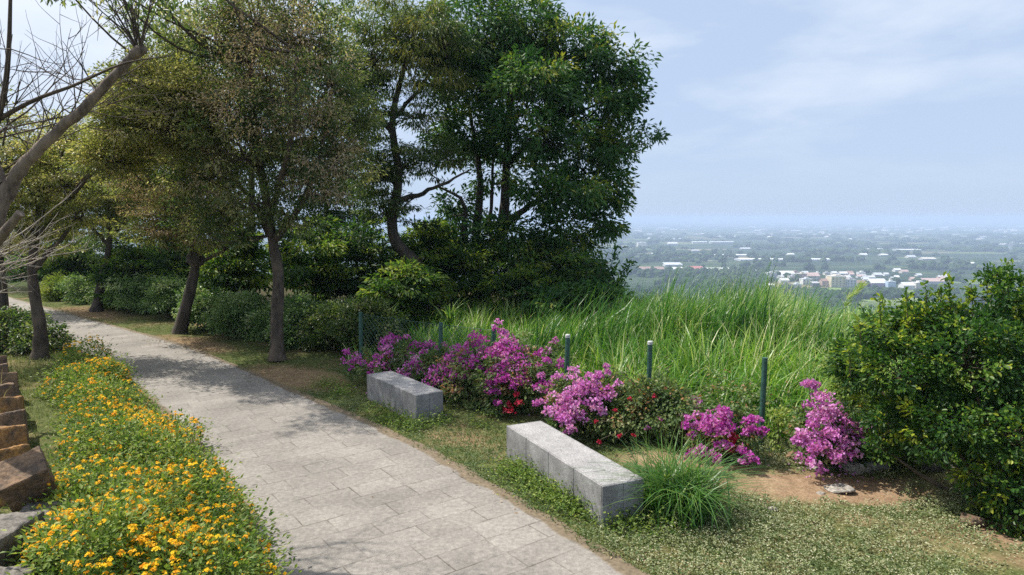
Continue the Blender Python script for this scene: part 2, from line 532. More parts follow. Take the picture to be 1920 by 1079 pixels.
nA = noise_at(t, 0.8, 6); nB = noise_at(t, 7.0, 6, 0.7); nC = noise_at(t, 45.0, 4, 0.7)
green = ramp(t, [(0.3, (0.05, 0.075, 0.022)), (0.7, (0.13, 0.14, 0.05))], nB)
dry = ramp(t, [(0.3, (0.16, 0.105, 0.06)), (0.7, (0.33, 0.24, 0.14))], nB)
soil = ramp(t, [(0.25, (0.19, 0.125, 0.075)), (0.55, (0.3, 0.205, 0.13)), (0.8, (0.44, 0.345, 0.24))], nB)
grit = ramp(t, [(0.35, 0.6), (0.6, 1.1)], nC)
base = mixc(t, ramp(t, [(0.5, 0.0), (0.68, 1.0)], nA).outputs[0], green.outputs[0], dry.outputs[0])


def blob_mask(cx, cyy, rx, ry, rot, soft=0.45):
    mp = N(t, 'ShaderNodeMapping', vector_type='TEXTURE', ins={'Location': (cx, cyy, 0), 'Rotation': (0, 0, rot), 'Scale': (rx, ry, 40)})
    lk(g.outputs['Position'], mp.inputs[0])
    ln = N(t, 'ShaderNodeVectorMath', operation='LENGTH'); lk(mp.outputs[0], ln.inputs[0])
    d = mathn(t, 'ADD', ln.outputs['Value'], mathn(t, 'MULTIPLY', mathn(t, 'SUBTRACT', nB, 0.5), 0.9))
    return ramp(t, [(1 - soft, 1.0), (1.0, 0.0)], d).outputs[0]


DIRT = [(3.3, 6.85, 1.35, 0.55, 0.0), (1.9, 7.5, 0.9, 0.3, -0.3), (-3.9, 11.9, 1.5, 0.8, -0.7), (-7.2, 15.0, 1.8, 0.7, -0.7), (-12.5, 20.0, 2.4, 0.8, -0.7), (4.6, 5.9, 0.6, 0.5, 0)]
for k, dd in enumerate(DIRT):
    base = mixc(t, blob_mask(*dd), base, soil.outputs[0] if k in (0, 1, 5) else dry.outputs[0])
base = mixc(t, 1.0, base, grit.outputs[0], 'MULTIPLY')
# the far plain: fields and orchards
mpf = N(t, 'ShaderNodeMapping', ins={'Rotation': (0, 0, 0.5), 'Scale': (1 / 210, 1 / 90, 0)})
lk(g.outputs['Position'], mpf.inputs[0])
vo = N(t, 'ShaderNodeTexVoronoi', ins={'Scale': 1.0, 'Randomness': 0.75})
lk(mpf.outputs[0], vo.inputs['Vector'])
sv = N(t, 'ShaderNodeSeparateColor'); lk(vo.outputs['Color'], sv.inputs[0])
fld = ramp(t, [(0.0, (0.02, 0.042, 0.016)), (0.45, (0.035, 0.06, 0.022)), (0.62, (0.06, 0.09, 0.03)), (0.76, (0.11, 0.15, 0.05)), (0.88, (0.2, 0.18, 0.11)), (0.95, (0.14, 0.18, 0.06))], sv.outputs[0], 'CONSTANT')
fn = noise_at(t, 0.06, 6, 0.7)
fcol = mixc(t, 1.0, fld.outputs[0], ramp(t, [(0.3, 0.5), (0.7, 1.4)], fn).outputs[0], 'MULTIPLY')
big = noise_at(t, 0.0016, 3)
fcol = mixc(t, ramp(t, [(0.45, 0.0), (0.6, 0.8)], big).outputs[0], fcol, (0.028, 0.05, 0.02))
ln0 = N(t, 'ShaderNodeVectorMath', operation='LENGTH'); lk(g.outputs['Position'], ln0.inputs[0])
fs_ = N(t, 'ShaderNodeVectorMath', operation='DOT_PRODUCT'); lk(g.outputs['Position'], fs_.inputs[0]); fs_.inputs[1].default_value = (0.569, 0.822, 0)
humus = ramp(t, [(0.3, (0.035, 0.03, 0.016)), (0.7, (0.075, 0.07, 0.03))], nB)
base = mixc(t, ramp(t, [(0.0, 0.0), (1.0, 1.0)], mathn(t, 'SUBTRACT', mathn(t, 'ADD', fs_.outputs['Value'], nB), 10.4)).outputs[0], base, humus.outputs[0])
farm = ramp(t, [(0.0, 0.0), (1.0, 1.0)], mathn(t, 'DIVIDE', mathn(t, 'SUBTRACT', ln0.outputs['Value'], 29.0), 8.0))
base = mixc(t, farm.outputs[0], base, fcol)
lk(base, p.inputs['Base Color'])
p.inputs['Roughness'].default_value = 0.95
p.inputs['Specular IOR Level'].default_value = 0.1
bp = N(t, 'ShaderNodeBump', ins={'Strength': 0.6, 'Distance': 0.03})
lk(mathn(t, 'ADD', nB, mathn(t, 'MULTIPLY', nC, 0.5)), bp.inputs['Height']); lk(bp.outputs[0], p.inputs['Normal'])
tag(mb.build('ground', gm, smooth=True), kind='structure')

# path sheet with worn edges
pm, t, p, out = new_mat('path_pavers')
g = N(t, 'ShaderNodeNewGeometry'); lk = t.links.new
PANG = math.atan2(0.595, 0.80)
mpp = N(t, 'ShaderNodeMapping', ins={'Rotation': (0, 0, -PANG), 'Location': (0.13, 0.07, 0)})
lk(g.outputs['Position'], mpp.inputs[0])
wob = N(t, 'ShaderNodeTexNoise', ins={'Scale': 1.3, 'Detail': 2.0}); lk(g.outputs['Position'], wob.inputs['Vector'])
wv = N(t, 'ShaderNodeVectorMath', operation='MULTIPLY_ADD'); lk(wob.outputs['Color'], wv.inputs[0]); wv.inputs[1].default_value = (0.03, 0.03, 0); lk(mpp.outputs[0], wv.inputs[2])
br = N(t, 'ShaderNodeTexBrick', offset=0.37, squash=0.8, squash_frequency=3, ins={'Scale': 1.0, 'Brick Width': 0.6, 'Row Height': 0.3, 'Mortar Size': 0.007, 'Mortar Smooth': 0.3, 'Bias': 0.0, 'Color1': (0.21, 0.192, 0.171, 1), 'Color2': (0.252, 0.231, 0.207, 1), 'Mortar': (0.1, 0.085, 0.065, 1)})
lk(wv.outputs[0], br.inputs['Vector'])
n1 = noise_at(t, 1.1, 6, 0.6); n2 = noise_at(t, 22.0, 7, 0.7); n3 = noise_at(t, 120.0, 3, 0.7); n4 = noise_at(t, 2.6, 4)
vis = mathn(t, 'MULTIPLY', br.outputs['Fac'], ramp(t, [(0.4, 0.06), (0.66, 0.95)], n4).outputs[0])
bare = mixc(t, 1.0, br.outputs['Color'], (1, 1, 1), 'MULTIPLY')
flat = mixc(t, br.outputs['Fac'], br.outputs['Color'], (0.23, 0.211, 0.189))
pc = mixc(t, vis, flat, (0.085, 0.072, 0.055))
pc = mixc(t, 1.0, pc, ramp(t, [(0.3, 0.7), (0.7, 1.15)], n1).outputs[0], 'MULTIPLY')
pc = mixc(t, 1.0, pc, ramp(t, [(0.32, 0.7), (0.55, 1.05), (0.7, 1.35)], n2).outputs[0], 'MULTIPLY')
pc = mixc(t, 1.0, pc, ramp(t, [(0.35, 0.78), (0.65, 1.15)], n3).outputs[0], 'MULTIPLY')
attr = N(t, 'ShaderNodeAttribute', attribute_name='tone')
em = mathn(t, 'ADD', attr.outputs['Fac'], mathn(t, 'MULTIPLY', mathn(t, 'SUBTRACT', n4, 0.5), 0.9))
pc = mixc(t, ramp(t, [(0.78, 0.0), (0.98, 1.0)], em).outputs[0], pc, ramp(t, [(0.35, (0.085, 0.065, 0.04)), (0.65, (0.19, 0.145, 0.092))], n2).outputs[0])
lk(pc, p.inputs['Base Color'])
p.inputs['Roughness'].default_value = 0.8
bp = N(t, 'ShaderNodeBump', ins={'Strength': 0.5, 'Distance': 0.006})
lk(mathn(t, 'SUBTRACT', mathn(t, 'MULTIPLY', n2, 0.5), vis), bp.inputs['Height']); lk(bp.outputs[0], p.inputs['Normal'])
mb = MB()
nw = 41
u = np.linspace(0, 1, nw)
cRi = curve_pts(np.c_[edgeR, np.zeros(len(edgeR))], 240)[:, :2]; cLi = curve_pts(np.c_[edgeL, np.zeros(len(edgeL))], 240)[:, :2]
wobR = vnoise(np.c_[cRi, 0 * cRi[:, 0]], 2.5, 1) * 0.07; wobL = vnoise(np.c_[cLi, 0 * cLi[:, 0]], 2.5, 5) * 0.07
wdir = unit(cRi - cLi)
cLo = cLi - wdir * .12; cRo = cRi + wdir * .13
grid = cLo[:, None] * (1 - u)[None, :, None] + cRo[:, None] * u[None, :, None]
grid += wdir[:, None] * (wobL[:, None] * (1 - u)[None] ** 3 + wobR[:, None] * u[None] ** 3)[..., None]
tn = np.abs(u - 0.5) * 2
wid = np.linalg.norm(cRo - cLo, axis=1)[:, None]
tn = np.maximum(1 - (u[None] * wid) / .3, 1 - ((1 - u)[None] * wid) / .34)
tn = np.clip(tn * 1.75, 0, 1.5)
i = np.arange(239)[:, None] * nw; j = np.arange(nw - 1)[None]
q = np.stack([i + j, i + j + 1, i + nw + j + 1, i + nw + j], -1).reshape(-1, 4)
mb.add(np.c_[grid.reshape(-1, 2), np.full(240 * nw, 0.006)], q, tn.ravel())
tag(mb.build('path', pm), kind='structure')


# ------------------------------------------------------------------ plants: builders
def crown(lm, wm, blobs, nclump, nleaf, Ln, Wd, rc=0.35, droop=0.4, tone=(0.45, 0.18), tipw=0.0, wide=False, flat=0.5, hub=None, twig=0.012, inner=0.45, twigs=0.6, tonef=None, tvar=0.14):
    """leaf clumps spread through a set of ellipsoids, with twigs feeding a share of them"""
    vol = np.array([(b[1][0] * b[1][1] * b[1][2]) ** 0.62 * (b[2] if len(b) > 2 else 1) for b in blobs])
    cnt = np.maximum(3, (nclump * vol / vol.sum()).astype(int))
    for bi, (b, c) in enumerate(zip(blobs, cnt)):
        ctr = np.asarray(b[0]); rad = np.asarray(b[1])
        d = rand_dirs(c)
        r = (inner ** 3 + (1 - inner ** 3) * rng.random(c)) ** (1 / 3)
        r *= 1 + 0.14 * rng.normal(size=c)
        cp = ctr + d * r[:, None] * rad
        cr = rc * rng.uniform(0.6, 1.35, c)
        ct = np.clip(rng.normal(tone[0], tone[1], c), 0.02, 0.9)
        if tipw: ct = np.where(rng.random(c) < tipw * (d[:, 2] > -0.1), rng.uniform(0.85, 1.0, c), ct)
        nl = np.maximum(3, (nleaf * (cr / rc) ** 2 * rng.uniform(0.6, 1.3, c)).astype(int))
        idx = np.repeat(np.arange(c), nl)
        n = len(idx)
        o = rng.normal(size=(n, 3)) * np.array([1, 1, flat])
        o = unit(o) * (rng.random((n, 1)) ** 0.62) * np.array([1, 1, flat])
        P = cp[idx] + o * cr[idx][:, None]
        D = unit(o + 0.6 * d[idx] + rng.normal(0, 0.45, (n, 3)) + np.array([0, 0, -droop]))
        Nn = unit(np.array([0, 0, .75]) + rng.normal(0, 0.5, (n, 3)) + 0.25 * d[idx] + .55 * o)
        tt = np.clip(ct[idx] + rng.normal(0, tvar, n), 0, 1)
        if tonef is not None: tt = np.clip(tonef(P, tt), 0, 1)
        ls = rng.uniform(0.7, 1.25, n)
        leaves(lm, P, D, Nn, Ln * ls, Wd * ls, tt, wide=wide)
        if wm is not None and twigs > 0:
            root = ctr - np.array([0, 0, rad[2] * 0.35])
            for k in np.nonzero(rng.random(c) < twigs)[0]:
                m = (root + cp[k]) / 2 + rng.normal(0, 0.12, 3) * rad.mean() + np.array([0, 0, -0.05 * rad[2]])
                tube(wm, curve_pts([root, m, cp[k]], 5), np.linspace(twig, twig * 0.35, 5), 3, cap=False)


def limb(wm, ctrl, r0, r1, n=12, sides=8, wob=0.0):
    pts = curve_pts(ctrl, n)
    if wob: pts[1:-1] += rng.normal(0, wob, (n - 2, 3))
    rr = np.linspace(r0, r1, n)
    rr = rr * (1 + 0.06 * rng.normal(size=n))
    tube(wm, pts, rr, sides)
    return pts


def tree(name, label, cat, base, trunk_ctrl, r0, r1, limbs, blobs, leafm, barkm, cr, group=None, extra=None, knot=None):
    """trunk_ctrl: control points from the base; limbs: (ctrl points, r0, r1); every blob is fed from the nearest limb node"""
    root = empty(name, base, label, cat, group)
    wm, lm = MB(), MB()
    tp = curve_pts(trunk_ctrl, 18)
    rr = np.linspace(r0, r1, 18); rr[0] *= 1.35; rr[1] *= 1.12
    rr *= 1 + 0.05 * rng.normal(size=18)
    tube(wm, tp, rr, 10)
    nodes = [tp[9:]]
    for c, a, b in limbs:
        nodes.append(limb(wm, c, a, b, 12, 7, 0.02)[3:])
    nodes = np.vstack(nodes)
    for b in blobs:
        c = np.asarray(b[0]) - np.array([0, 0, b[1][2] * 0.35])
        s = nodes[(np.linalg.norm(nodes - c, axis=1) + np.maximum(0, nodes[:, 2] - c[2]) * 2).argmin()]
        m = s * 0.5 + c * 0.5 + rng.normal(0, 0.08, 3) * np.linalg.norm(c - s) - np.array([0, 0, 0.08 * np.linalg.norm(c - s)])
        limb(wm, [s, m, c], max(0.018, r1 * 0.55), 0.014, 8, 5, 0.02)
    if knot is not None:                                   # healed pruning wound: a rounded swelling on the trunk
        zs = np.linspace(-1, 1, 9)
        tube(wm, np.asarray(knot) + np.c_[.05 * zs, 0 * zs, .2 * zs], .215 * np.sqrt(np.maximum(.04, 1 - zs ** 2)) * rng.uniform(.9, 1.1, 9), 10)
    crown(lm, wm, blobs, **cr)
    w = wm.build('trunk', M[barkm], root, True)
    l = lm.build('crown', M[leafm], root)
    if extra:
        for nm, mat, bl, kw in extra:
            em = MB()
            crown(em, None, bl, **kw)
            em.build(nm, M[mat], root)
    return root


def B(x, y, rx, ry, Y, dens=1.0, depth=None):
    """ellipsoid blob from measured image size at forward distance Y"""
    k = Y / F_PX
    return (at(x, y, Y), (rx * k, (depth if depth else 0.75 * (rx + ry) * k), ry * k), dens)


# ------------------------------------------------------------------ the trees
# tall glossy tree at the slope's edge
Yg = 20.0
gb = at(905, 560, Yg); gb[2] = float(ground_z(gb)) - 0.1
tree('broadleaf_tree', 'tallest dense dark green tree, its rounded crown reaching out against the open sky', 'tree', gb,
     [gb, at(905, 520, Yg), at(930, 470, Yg), at(945, 400, Yg), at(950, 300, Yg), at(960, 150, Yg)], 0.28, 0.07,
     [([at(915, 500, Yg), at(895, 430, Yg), at(900, 330, Yg), at(880, 200, Yg)], 0.17, 0.05),
      ([at(905, 520, Yg), at(872, 450, Yg - .3), at(868, 380, Yg - .5), at(820, 350, Yg - .6)], 0.1, 0.03),
      ([at(940, 430, Yg), at(1000, 380, Yg - .4), at(1070, 330, Yg - .6)], 0.11, 0.04),
      ([at(950, 310, Yg), at(1030, 240, Yg + .3), at(1130, 190, Yg)], 0.09, 0.03),
      ([at(925, 470, Yg), at(920, 420, Yg + .6), at(925, 300, Yg + .8)], 0.1, 0.04)],
     [B(900, 55, 95, 70, Yg), B(985, 45, 70, 60, Yg), B(1060, 95, 75, 50, Yg), B(1140, 115, 60, 42, Yg), B(1000, 165, 110, 60, Yg - 1.2), B(1105, 205, 90, 40, Yg),
      B(1178, 262, 62, 24, Yg), B(860, 150, 60, 60, Yg), B(885, 245, 80, 55, Yg), B(1010, 255, 100, 50, Yg - 1.5), B(1105, 290, 75, 40, Yg - .5), B(1125, 355, 60, 40, Yg - .6),
      B(1040, 360, 90, 50, Yg - 1.8), B(1130, 415, 38, 30, Yg - .3), B(935, 330, 60, 40, Yg + 1, .5), B(1060, 430, 55, 35, Yg - .8, .8), B(960, 120, 90, 60, Yg + 1.5), B(1040, 490, 60, 38, Yg - 1, .8), B(875, 430, 50, 40, Yg + .8, .8), B(960, 440, 60, 40, Yg - .8, .8), B(900, 490, 60, 35, Yg - .6), B(1000, 490, 60, 40, Yg), B(1090, 470, 40, 30, Yg, .7), B(830, 470, 45, 40, Yg), B(845, 385, 40, 30, Yg, .45), B(1165, 175, 45, 30, Yg, .7), B(1190, 130, 25, 22, Yg, .6)],
     'leaf_glossy', 'bark_dark', dict(nclump=1150, nleaf=64, Ln=0.165, Wd=0.066, rc=0.36, droop=0.35, tone=(0.48, 0.2), tipw=0.13, inner=0.5, twigs=0.5, flat=0.8))

# slender S-curved tree with a thin, open crown
Yf = 18.0
fb = at(800, 560, Yf); fb[2] = float(ground_z(fb)) - 0.1
tree('slender_tree', 'thin crowned tree with an S-curved dark trunk, sky showing through its leaves', 'tree', fb,
     [fb, at(790, 510, Yf), at(745, 460, Yf), at(735, 410, Yf), at(748, 330, Yf), at(735, 230, Yf), at(760, 120, Yf), at(790, 20, Yf)], 0.2, 0.04,
     [([at(745, 375, Yf), at(790, 365, Yf), at(830, 345, Yf - .3), at(880, 320, Yf - .4)], 0.08, 0.02),
      ([at(740, 260, Yf), at(690, 180, Yf), at(660, 90, Yf)], 0.07, 0.02), ([at(740, 220, Yf), at(800, 150, Yf), at(840, 60, Yf)], 0.06, 0.02),
      ([at(745, 350, Yf), at(700, 300, Yf), at(650, 260, Yf)], 0.06, 0.02)],
     [B(700, 90, 75, 80, Yf, .6), B(770, 60, 60, 55, Yf, .9), B(830, 70, 45, 60, Yf, 1.0), B(690, 210, 60, 60, Yf, .8), B(790, 200, 55, 60, Yf, .5), B(760, 300, 55, 40, Yf, .8), B(700, 320, 50, 50, Yf, .9), B(820, 290, 60, 40, Yf, .5), B(720, 390, 60, 30, Yf, .8), B(660, 130, 60, 60, Yf, .7)],
     'leaf_deep', 'bark_dark', dict(nclump=620, nleaf=60, Ln=0.12, Wd=0.032, rc=0.3, droop=0.6, tone=(0.5, 0.2), inner=0.3, twigs=0.8),
     extra=[('drooping_leaves', 'leaf_bamboo', [B(790, 45, 60, 50, Yf - .5), B(825, 110, 55, 70, Yf - .5), B(720, 30, 60, 45, Yf - .4), B(760, 120, 60, 60, Yf - .3)], dict(nclump=95, nleaf=26, Ln=0.24, Wd=0.032, rc=0.3, droop=1.2, tone=(0.55, 0.2)))])

# three trees along the lawn strip, right of the path
Ya = 13.3
ab = gnd(520, 677)
tree('acacia_tree', 'straight brown trunk nearest the first bench, broad crown mixed with dry brown foliage', 'tree', ab,
     [ab, at(519, 600, Ya), at(522, 520, Ya), at(512, 455, Ya), at(500, 380, Ya), at(480, 260, Ya), at(470, 120, Ya)], 0.132, 0.05,
     [([at(512, 455, Ya), at(560, 390, Ya - .3), at(600, 300, Ya - .5), at(620, 170, Ya - .6)], 0.08, 0.025),
      ([at(512, 450, Ya), at(480, 390, Ya + .3), at(440, 330, Ya + .5), at(390, 240, Ya + .4)], 0.075, 0.025),
      ([at(505, 400, Ya), at(530, 330, Ya - .9), at(550, 230, Ya - 1.3), at(560, 100, Ya - 1.5)], 0.07, 0.025)],
     [B(400, 70, 85, 80, Ya), B(480, 30, 90, 70, Ya), B(560, 60, 80, 75, Ya), B(620, 130, 60, 80, Ya), B(430, 190, 95, 70, Ya), B(540, 180, 90, 70, Ya - 1), B(630, 260, 60, 60, Ya), B(460, 280, 90, 55, Ya - .6), B(560, 300, 80, 50, Ya - .5), B(390, 320, 70, 50, Ya + .6), B(420, 390, 65, 30, Ya), B(620, 350, 55, 35, Ya), B(480, 370, 70, 40, Ya - .7), B(560, 400, 60, 30, Ya - .4), B(440, 430, 50, 25, Ya - .2), B(520, 240, 90, 70, Ya + .6), B(660, 200, 50, 70, Ya + .5), B(340, 150, 60, 80, Ya + .3), B(150, -65, 75, 42, 12.3, 1.1), B(235, -70, 80, 42, 12.0, 1.1), B(95, -60, 60, 40, 12.6, 1), B(250, -85, 90, 45, 11.2, .9), B(340, -80, 80, 45, 11.2, .9), B(170, -95, 80, 45, 11.0, .8), B(420, -90, 70, 45, 11.4, .8), B(660, 320, 45, 45, Ya + .6, .7), B(370, 260, 60, 60, Ya + .3), B(350, 330, 60, 50, Ya + .8), B(330, 60, 60, 60, Ya + .8), B(380, 420, 50, 28, Ya + .5), B(500, 120, 120, 90, Ya + 1.5, .7), B(520, -80, 200, 80, Ya, .6)],  # left lobes above the view are added to cast dappled shade on the path
     'leaf_acacia', 'bark_brown', dict(nclump=1480, nleaf=60, Ln=0.08, Wd=0.03, rc=0.23, droop=0.3, tvar=0.17, tone=(0.5, 0.28), inner=0.35, flat=0.8, twigs=0.6),
     extra=[('dry_foliage', 'leaf_dry', [B(560, 110, 90, 90, Ya - 1.2), B(600, 280, 60, 60, Ya - 1), B(480, 200, 110, 80, Ya - 1), B(400, 330, 70, 50, Ya - .4), B(600, 350, 60, 30, Ya - .7), B(500, 50, 120, 60, Ya - .8)], dict(nclump=300, nleaf=38, Ln=0.06, Wd=0.022, tvar=.25, rc=0.26, droop=0.3, tone=(0.6, 0.24), flat=.8))])

Yb = 16.4
bb = gnd(337, 625)
tree('acacia_tree', 'tree whose dark trunk leans right with a swollen knot under its drooping olive brown crown', 'tree', bb,
     [bb, at(345, 590, Yb), at(358, 540, Yb), at(366, 490, Yb), at(355, 430, Yb), at(340, 330, Yb), at(330, 230, Yb)], 0.16, 0.05,
     [([at(364, 500, Yb), at(420, 470, Yb - .3), at(470, 430, Yb - .5)], 0.05, 0.02), ([at(358, 440, Yb), at(300, 380, Yb), at(260, 300, Yb)], 0.07, 0.02), ([at(352, 400, Yb), at(400, 330, Yb - .5), at(430, 260, Yb - .5)], 0.06, 0.02)],
     [B(330, 380, 80, 55, Yb), B(270, 330, 75, 60, Yb), B(390, 390, 75, 55, Yb - .6), B(340, 270, 90, 60, Yb), B(280, 230, 75, 60, Yb), B(410, 300, 60, 60, Yb), B(330, 170, 90, 70, Yb), B(300, 430, 60, 35, Yb - .5), B(400, 450, 60, 30, Yb - .6)],
     'leaf_olive', 'bark_dark', dict(nclump=820, nleaf=52, Ln=0.085, Wd=0.031, rc=0.25, droop=0.4, tvar=.18, tone=(0.48, 0.27), inner=0.3, flat=0.55, twigs=0.6),
     knot=at(367, 486, Yb - .03), extra=[('dry_foliage', 'leaf_dry', [B(350, 400, 100, 60, Yb - .8), B(300, 330, 90, 60, Yb - .8)], dict(nclump=170, nleaf=40, Ln=0.065, Wd=0.022, tvar=.25, rc=0.28, droop=0.3, tone=(0.5, 0.2)))])

Yc = 20.4
cb = gnd(181, 584)
tree('acacia_tree', 'distant slim tree on the lawn strip leaning right, farthest of the trees beside the hedge', 'tree', cb,
     [cb, at(187, 545, Yc), at(200, 490, Yc), at(205, 440, Yc), at(200, 360, Yc)], 0.15, 0.05,
     [([at(203, 460, Yc), at(160, 410, Yc), at(130, 350, Yc)], 0.06, 0.02), ([at(204, 450, Yc), at(240, 400, Yc), at(260, 340, Yc)], 0.06, 0.02)],
     [B(200, 400, 70, 45, Yc), B(150, 360, 65, 50, Yc), B(240, 370, 50, 50, Yc), B(190, 310, 80, 50, Yc), B(150, 270, 60, 45, Yc), B(230, 270, 60, 50, Yc), B(120, 420, 40, 35, Yc)],
     'leaf_olive', 'bark_dark', dict(nclump=420, nleaf=80, Ln=0.1, Wd=0.028, rc=0.38, droop=0.4, tone=(0.55, 0.2), inner=0.3, twigs=0.5))

# left of the path
Yd = 13.4
db = gnd(75, 672)
tree('acacia_tree', 'young tree with a bare grey brown trunk left of the path, yellowish crown overhead', 'tree', db,
     [db, at(76, 620, Yd), at(66, 560, Yd), at(60, 500, Yd), at(70, 420, Yd), at(80, 340, Yd)], 0.14, 0.05,
     [([at(62, 510, Yd), at(120, 440, Yd), at(160, 380, Yd)], 0.06, 0.02), ([at(64, 470, Yd), at(20, 410, Yd), at(-20, 330, Yd)], 0.06, 0.02), ([at(70, 420, Yd), at(100, 340, Yd), at(130, 260, Yd)], 0.05, 0.02), ([at(68, 440, Yd), at(150, 350, Yd), at(230, 270, Yd - .2), at(290, 190, Yd - .2)], 0.06, 0.02)],
     [B(60, 360, 70, 50, Yd), B(120, 330, 60, 50, Yd), B(10, 300, 80, 55, Yd), B(130, 260, 60, 45, Yd), B(60, 270, 70, 45, Yd, .6), B(60, 420, 60, 35, Yd), B(-70, 330, 80, 80, Yd), B(-60, 220, 90, 60, Yd), B(150, 400, 40, 35, Yd), B(210, 290, 60, 45, Yd - .6, 3), B(260, 230, 70, 55, Yd - .8, 3.2), B(300, 160, 70, 55, Yd - .6, 3), B(230, 170, 55, 45, Yd + .4, 1.2), B(320, 240, 60, 45, Yd - 1.0, 3), B(345, 190, 60, 45, Yd - .8, 3)],
     'leaf_yellow', 'bark_brown', dict(nclump=1150, nleaf=56, Ln=0.075, Wd=0.028, rc=0.25, droop=0.3, tvar=.18, tone=(0.48, 0.27), inner=0.25, twigs=0.7))

Ye = 20.2
eb = gnd(4, 586)
tree('acacia_tree', 'dark trunk cut by the left edge of the photo behind the low dark shrub', 'tree', eb,
     [eb, at(4, 540, Ye), at(0, 480, Ye), at(-10, 400, Ye)], 0.17, 0.06,
     [([at(0, 480, Ye), at(50, 420, Ye), at(90, 380, Ye)], 0.06, 0.02)],
     [B(40, 420, 60, 50, Ye), B(90, 380, 60, 60, Ye), B(-30, 360, 80, 60, Ye), B(30, 300, 80, 60, Ye), B(100, 300, 60, 60, Ye), B(70, 460, 50, 30, Ye)],
     'leaf_olive', 'bark_dark', dict(nclump=300, nleaf=70, Ln=0.1, Wd=0.03, rc=0.38, droop=0.4, tone=(0.55, 0.2), twigs=0.5))

# pollarded bare tree leaning in from the left
Yp = 6.0
pb = np.array([-5.35, 6.1, -0.05])
root = empty('pollarded_tree', pb, 'grey leaning tree in left foreground, its thick limb lopped off and sprouting bare shoots', 'tree')
wm, tw, lf = MB(), MB(), MB()
limb(wm, [pb, at(-60, 600, Yp), at(-25, 470, Yp), at(10, 365, Yp), at(45, 310, Yp)], 0.1, 0.052, 22, 12, 0.006)
lp = limb(wm, [at(12, 372, Yp), at(45, 310, Yp), at(110, 245, Yp), at(185, 175, Yp), at(245, 110, Yp), at(266, 90, Yp)], 0.05, 0.036, 24, 12, 0.006)
tube(wm, curve_pts([at(246, 108, Yp), at(262, 95, Yp), at(276, 95, Yp + .02)], 5), [0.036, 0.047, 0.048, 0.04, 0.024], 10)
limb(wm, [at(-40, 500, Yp), at(5, 440, Yp - .1), at(38, 400, Yp - .15)], 0.045, 0.036, 8, 10)
limb(wm, [at(5, 345, Yp), at(-20, 300, Yp), at(-60, 240, Yp)], 0.06, 0.04, 8, 10)
root_pts = [(at(20, 330, Yp), [at(4, 210, Yp), at(14, 110, Yp), at(20, 0, Yp), at(18, -60, Yp)], 0.035)]
tube(tw, curve_pts([at(-20, 260, Yp), at(5, 190, Yp), at(16, 100, Yp), at(20, -20, Yp)], 10), np.linspace(0.03, 0.013, 10), 6)
tube(tw, curve_pts([at(-30, 240, Yp), at(60, 190, Yp), at(140, 160, Yp), at(230, 120, Yp - .3), at(320, 105, Yp - .4)], 14), np.linspace(0.022, 0.004, 14), 6)


def twig_from(p0, d, ln, r, depth):
    d = unit(np.asarray(d, float)); n = 7
    pts = [p0]
    dd = d.copy()
    for k in range(n):
        dd = unit(dd + rng.normal(0, 0.1, 3) + np.array([0, 0, 0.03]))
        pts.append(pts[-1] + dd * ln / n)
    pts = np.array(pts)
    tube(tw, pts, np.linspace(r, r * 0.3, n + 1), 4, cap=False)
    if depth > 0:
        for k in range(rng.integers(2, 5)):
            q = pts[rng.integers(2, n)]
            twig_from(q, dd + rng.normal(0, 0.6, 3), ln * rng.uniform(0.35, 0.65), r * 0.55, depth - 1)
    return pts


tips = []
for k in range(12):
    tips.append(twig_from(at(rng.uniform(250, 275), rng.uniform(88, 108), Yp), [rng.uniform(-.75, .5), rng.uniform(-.3, .3), 1], rng.uniform(0.5, 0.95), 0.008, 1)[-1])
for k in range(24):
    i = rng.integers(5, 23)
    twig_from(lp[i], [rng.uniform(-.8, .6), rng.uniform(-.4, .4), rng.uniform(.4, 1)], rng.uniform(0.4, 1.15), 0.007, 1)
for k in range(14):
    twig_from(at(rng.uniform(-60, 20), rng.uniform(250, 350), Yp), [rng.uniform(-.4, .8), rng.uniform(-.4, .4), rng.uniform(.2, 1)], rng.uniform(0.7, 1.3), 0.009, 2)
for tpt in tips:
    n = 12
    P = tpt + rng.normal(0, 0.09, (n, 3))
    leaves(lf, P, rng.normal(0, 0.5, (n, 3)) + np.array([0, 0, -0.9]), rand_dirs(n), 0.075, 0.02, rng.uniform(0, 1, n))
n = 150
P = at(300, 5, Yp) + rng.normal(0, 1, (n, 3)) * np.array([.22, .2, .06])
leaves(lf, P, rng.normal(0, 0.5, (n, 3)) + np.array([0, 0, -0.9]), rand_dirs(n), 0.085, 0.022, rng.uniform(0, .6, n))
wm.build('trunk', M['bark_grey'], root, True)
tw.build('shoots', M['bark_brown'], root, True)
lf.build('foliage', M['leaf_acacia'], root)

# dead pale brush at the left edge
root = empty('dead_branch', gnd(-20, 640), 'bleached dead twigs reaching in from the left edge in front of the young trunk', 'branch')
tw = MB()
for k in range(13):
    p0 = at(-60, rng.uniform(480, 560), 9.0)
    twig_from(p0, [1, rng.uniform(-.3, .3), rng.uniform(-.15, .5)], rng.uniform(0.7, 1.35), 0.012, 2)
tube(tw, curve_pts([gnd(-90, 660), at(-80, 600, 9.0), at(-60, 520, 9.0)], 6), np.linspace(0.05, 0.03, 6), 6)
tw.build('twigs', M['twig_pale'], root, True)

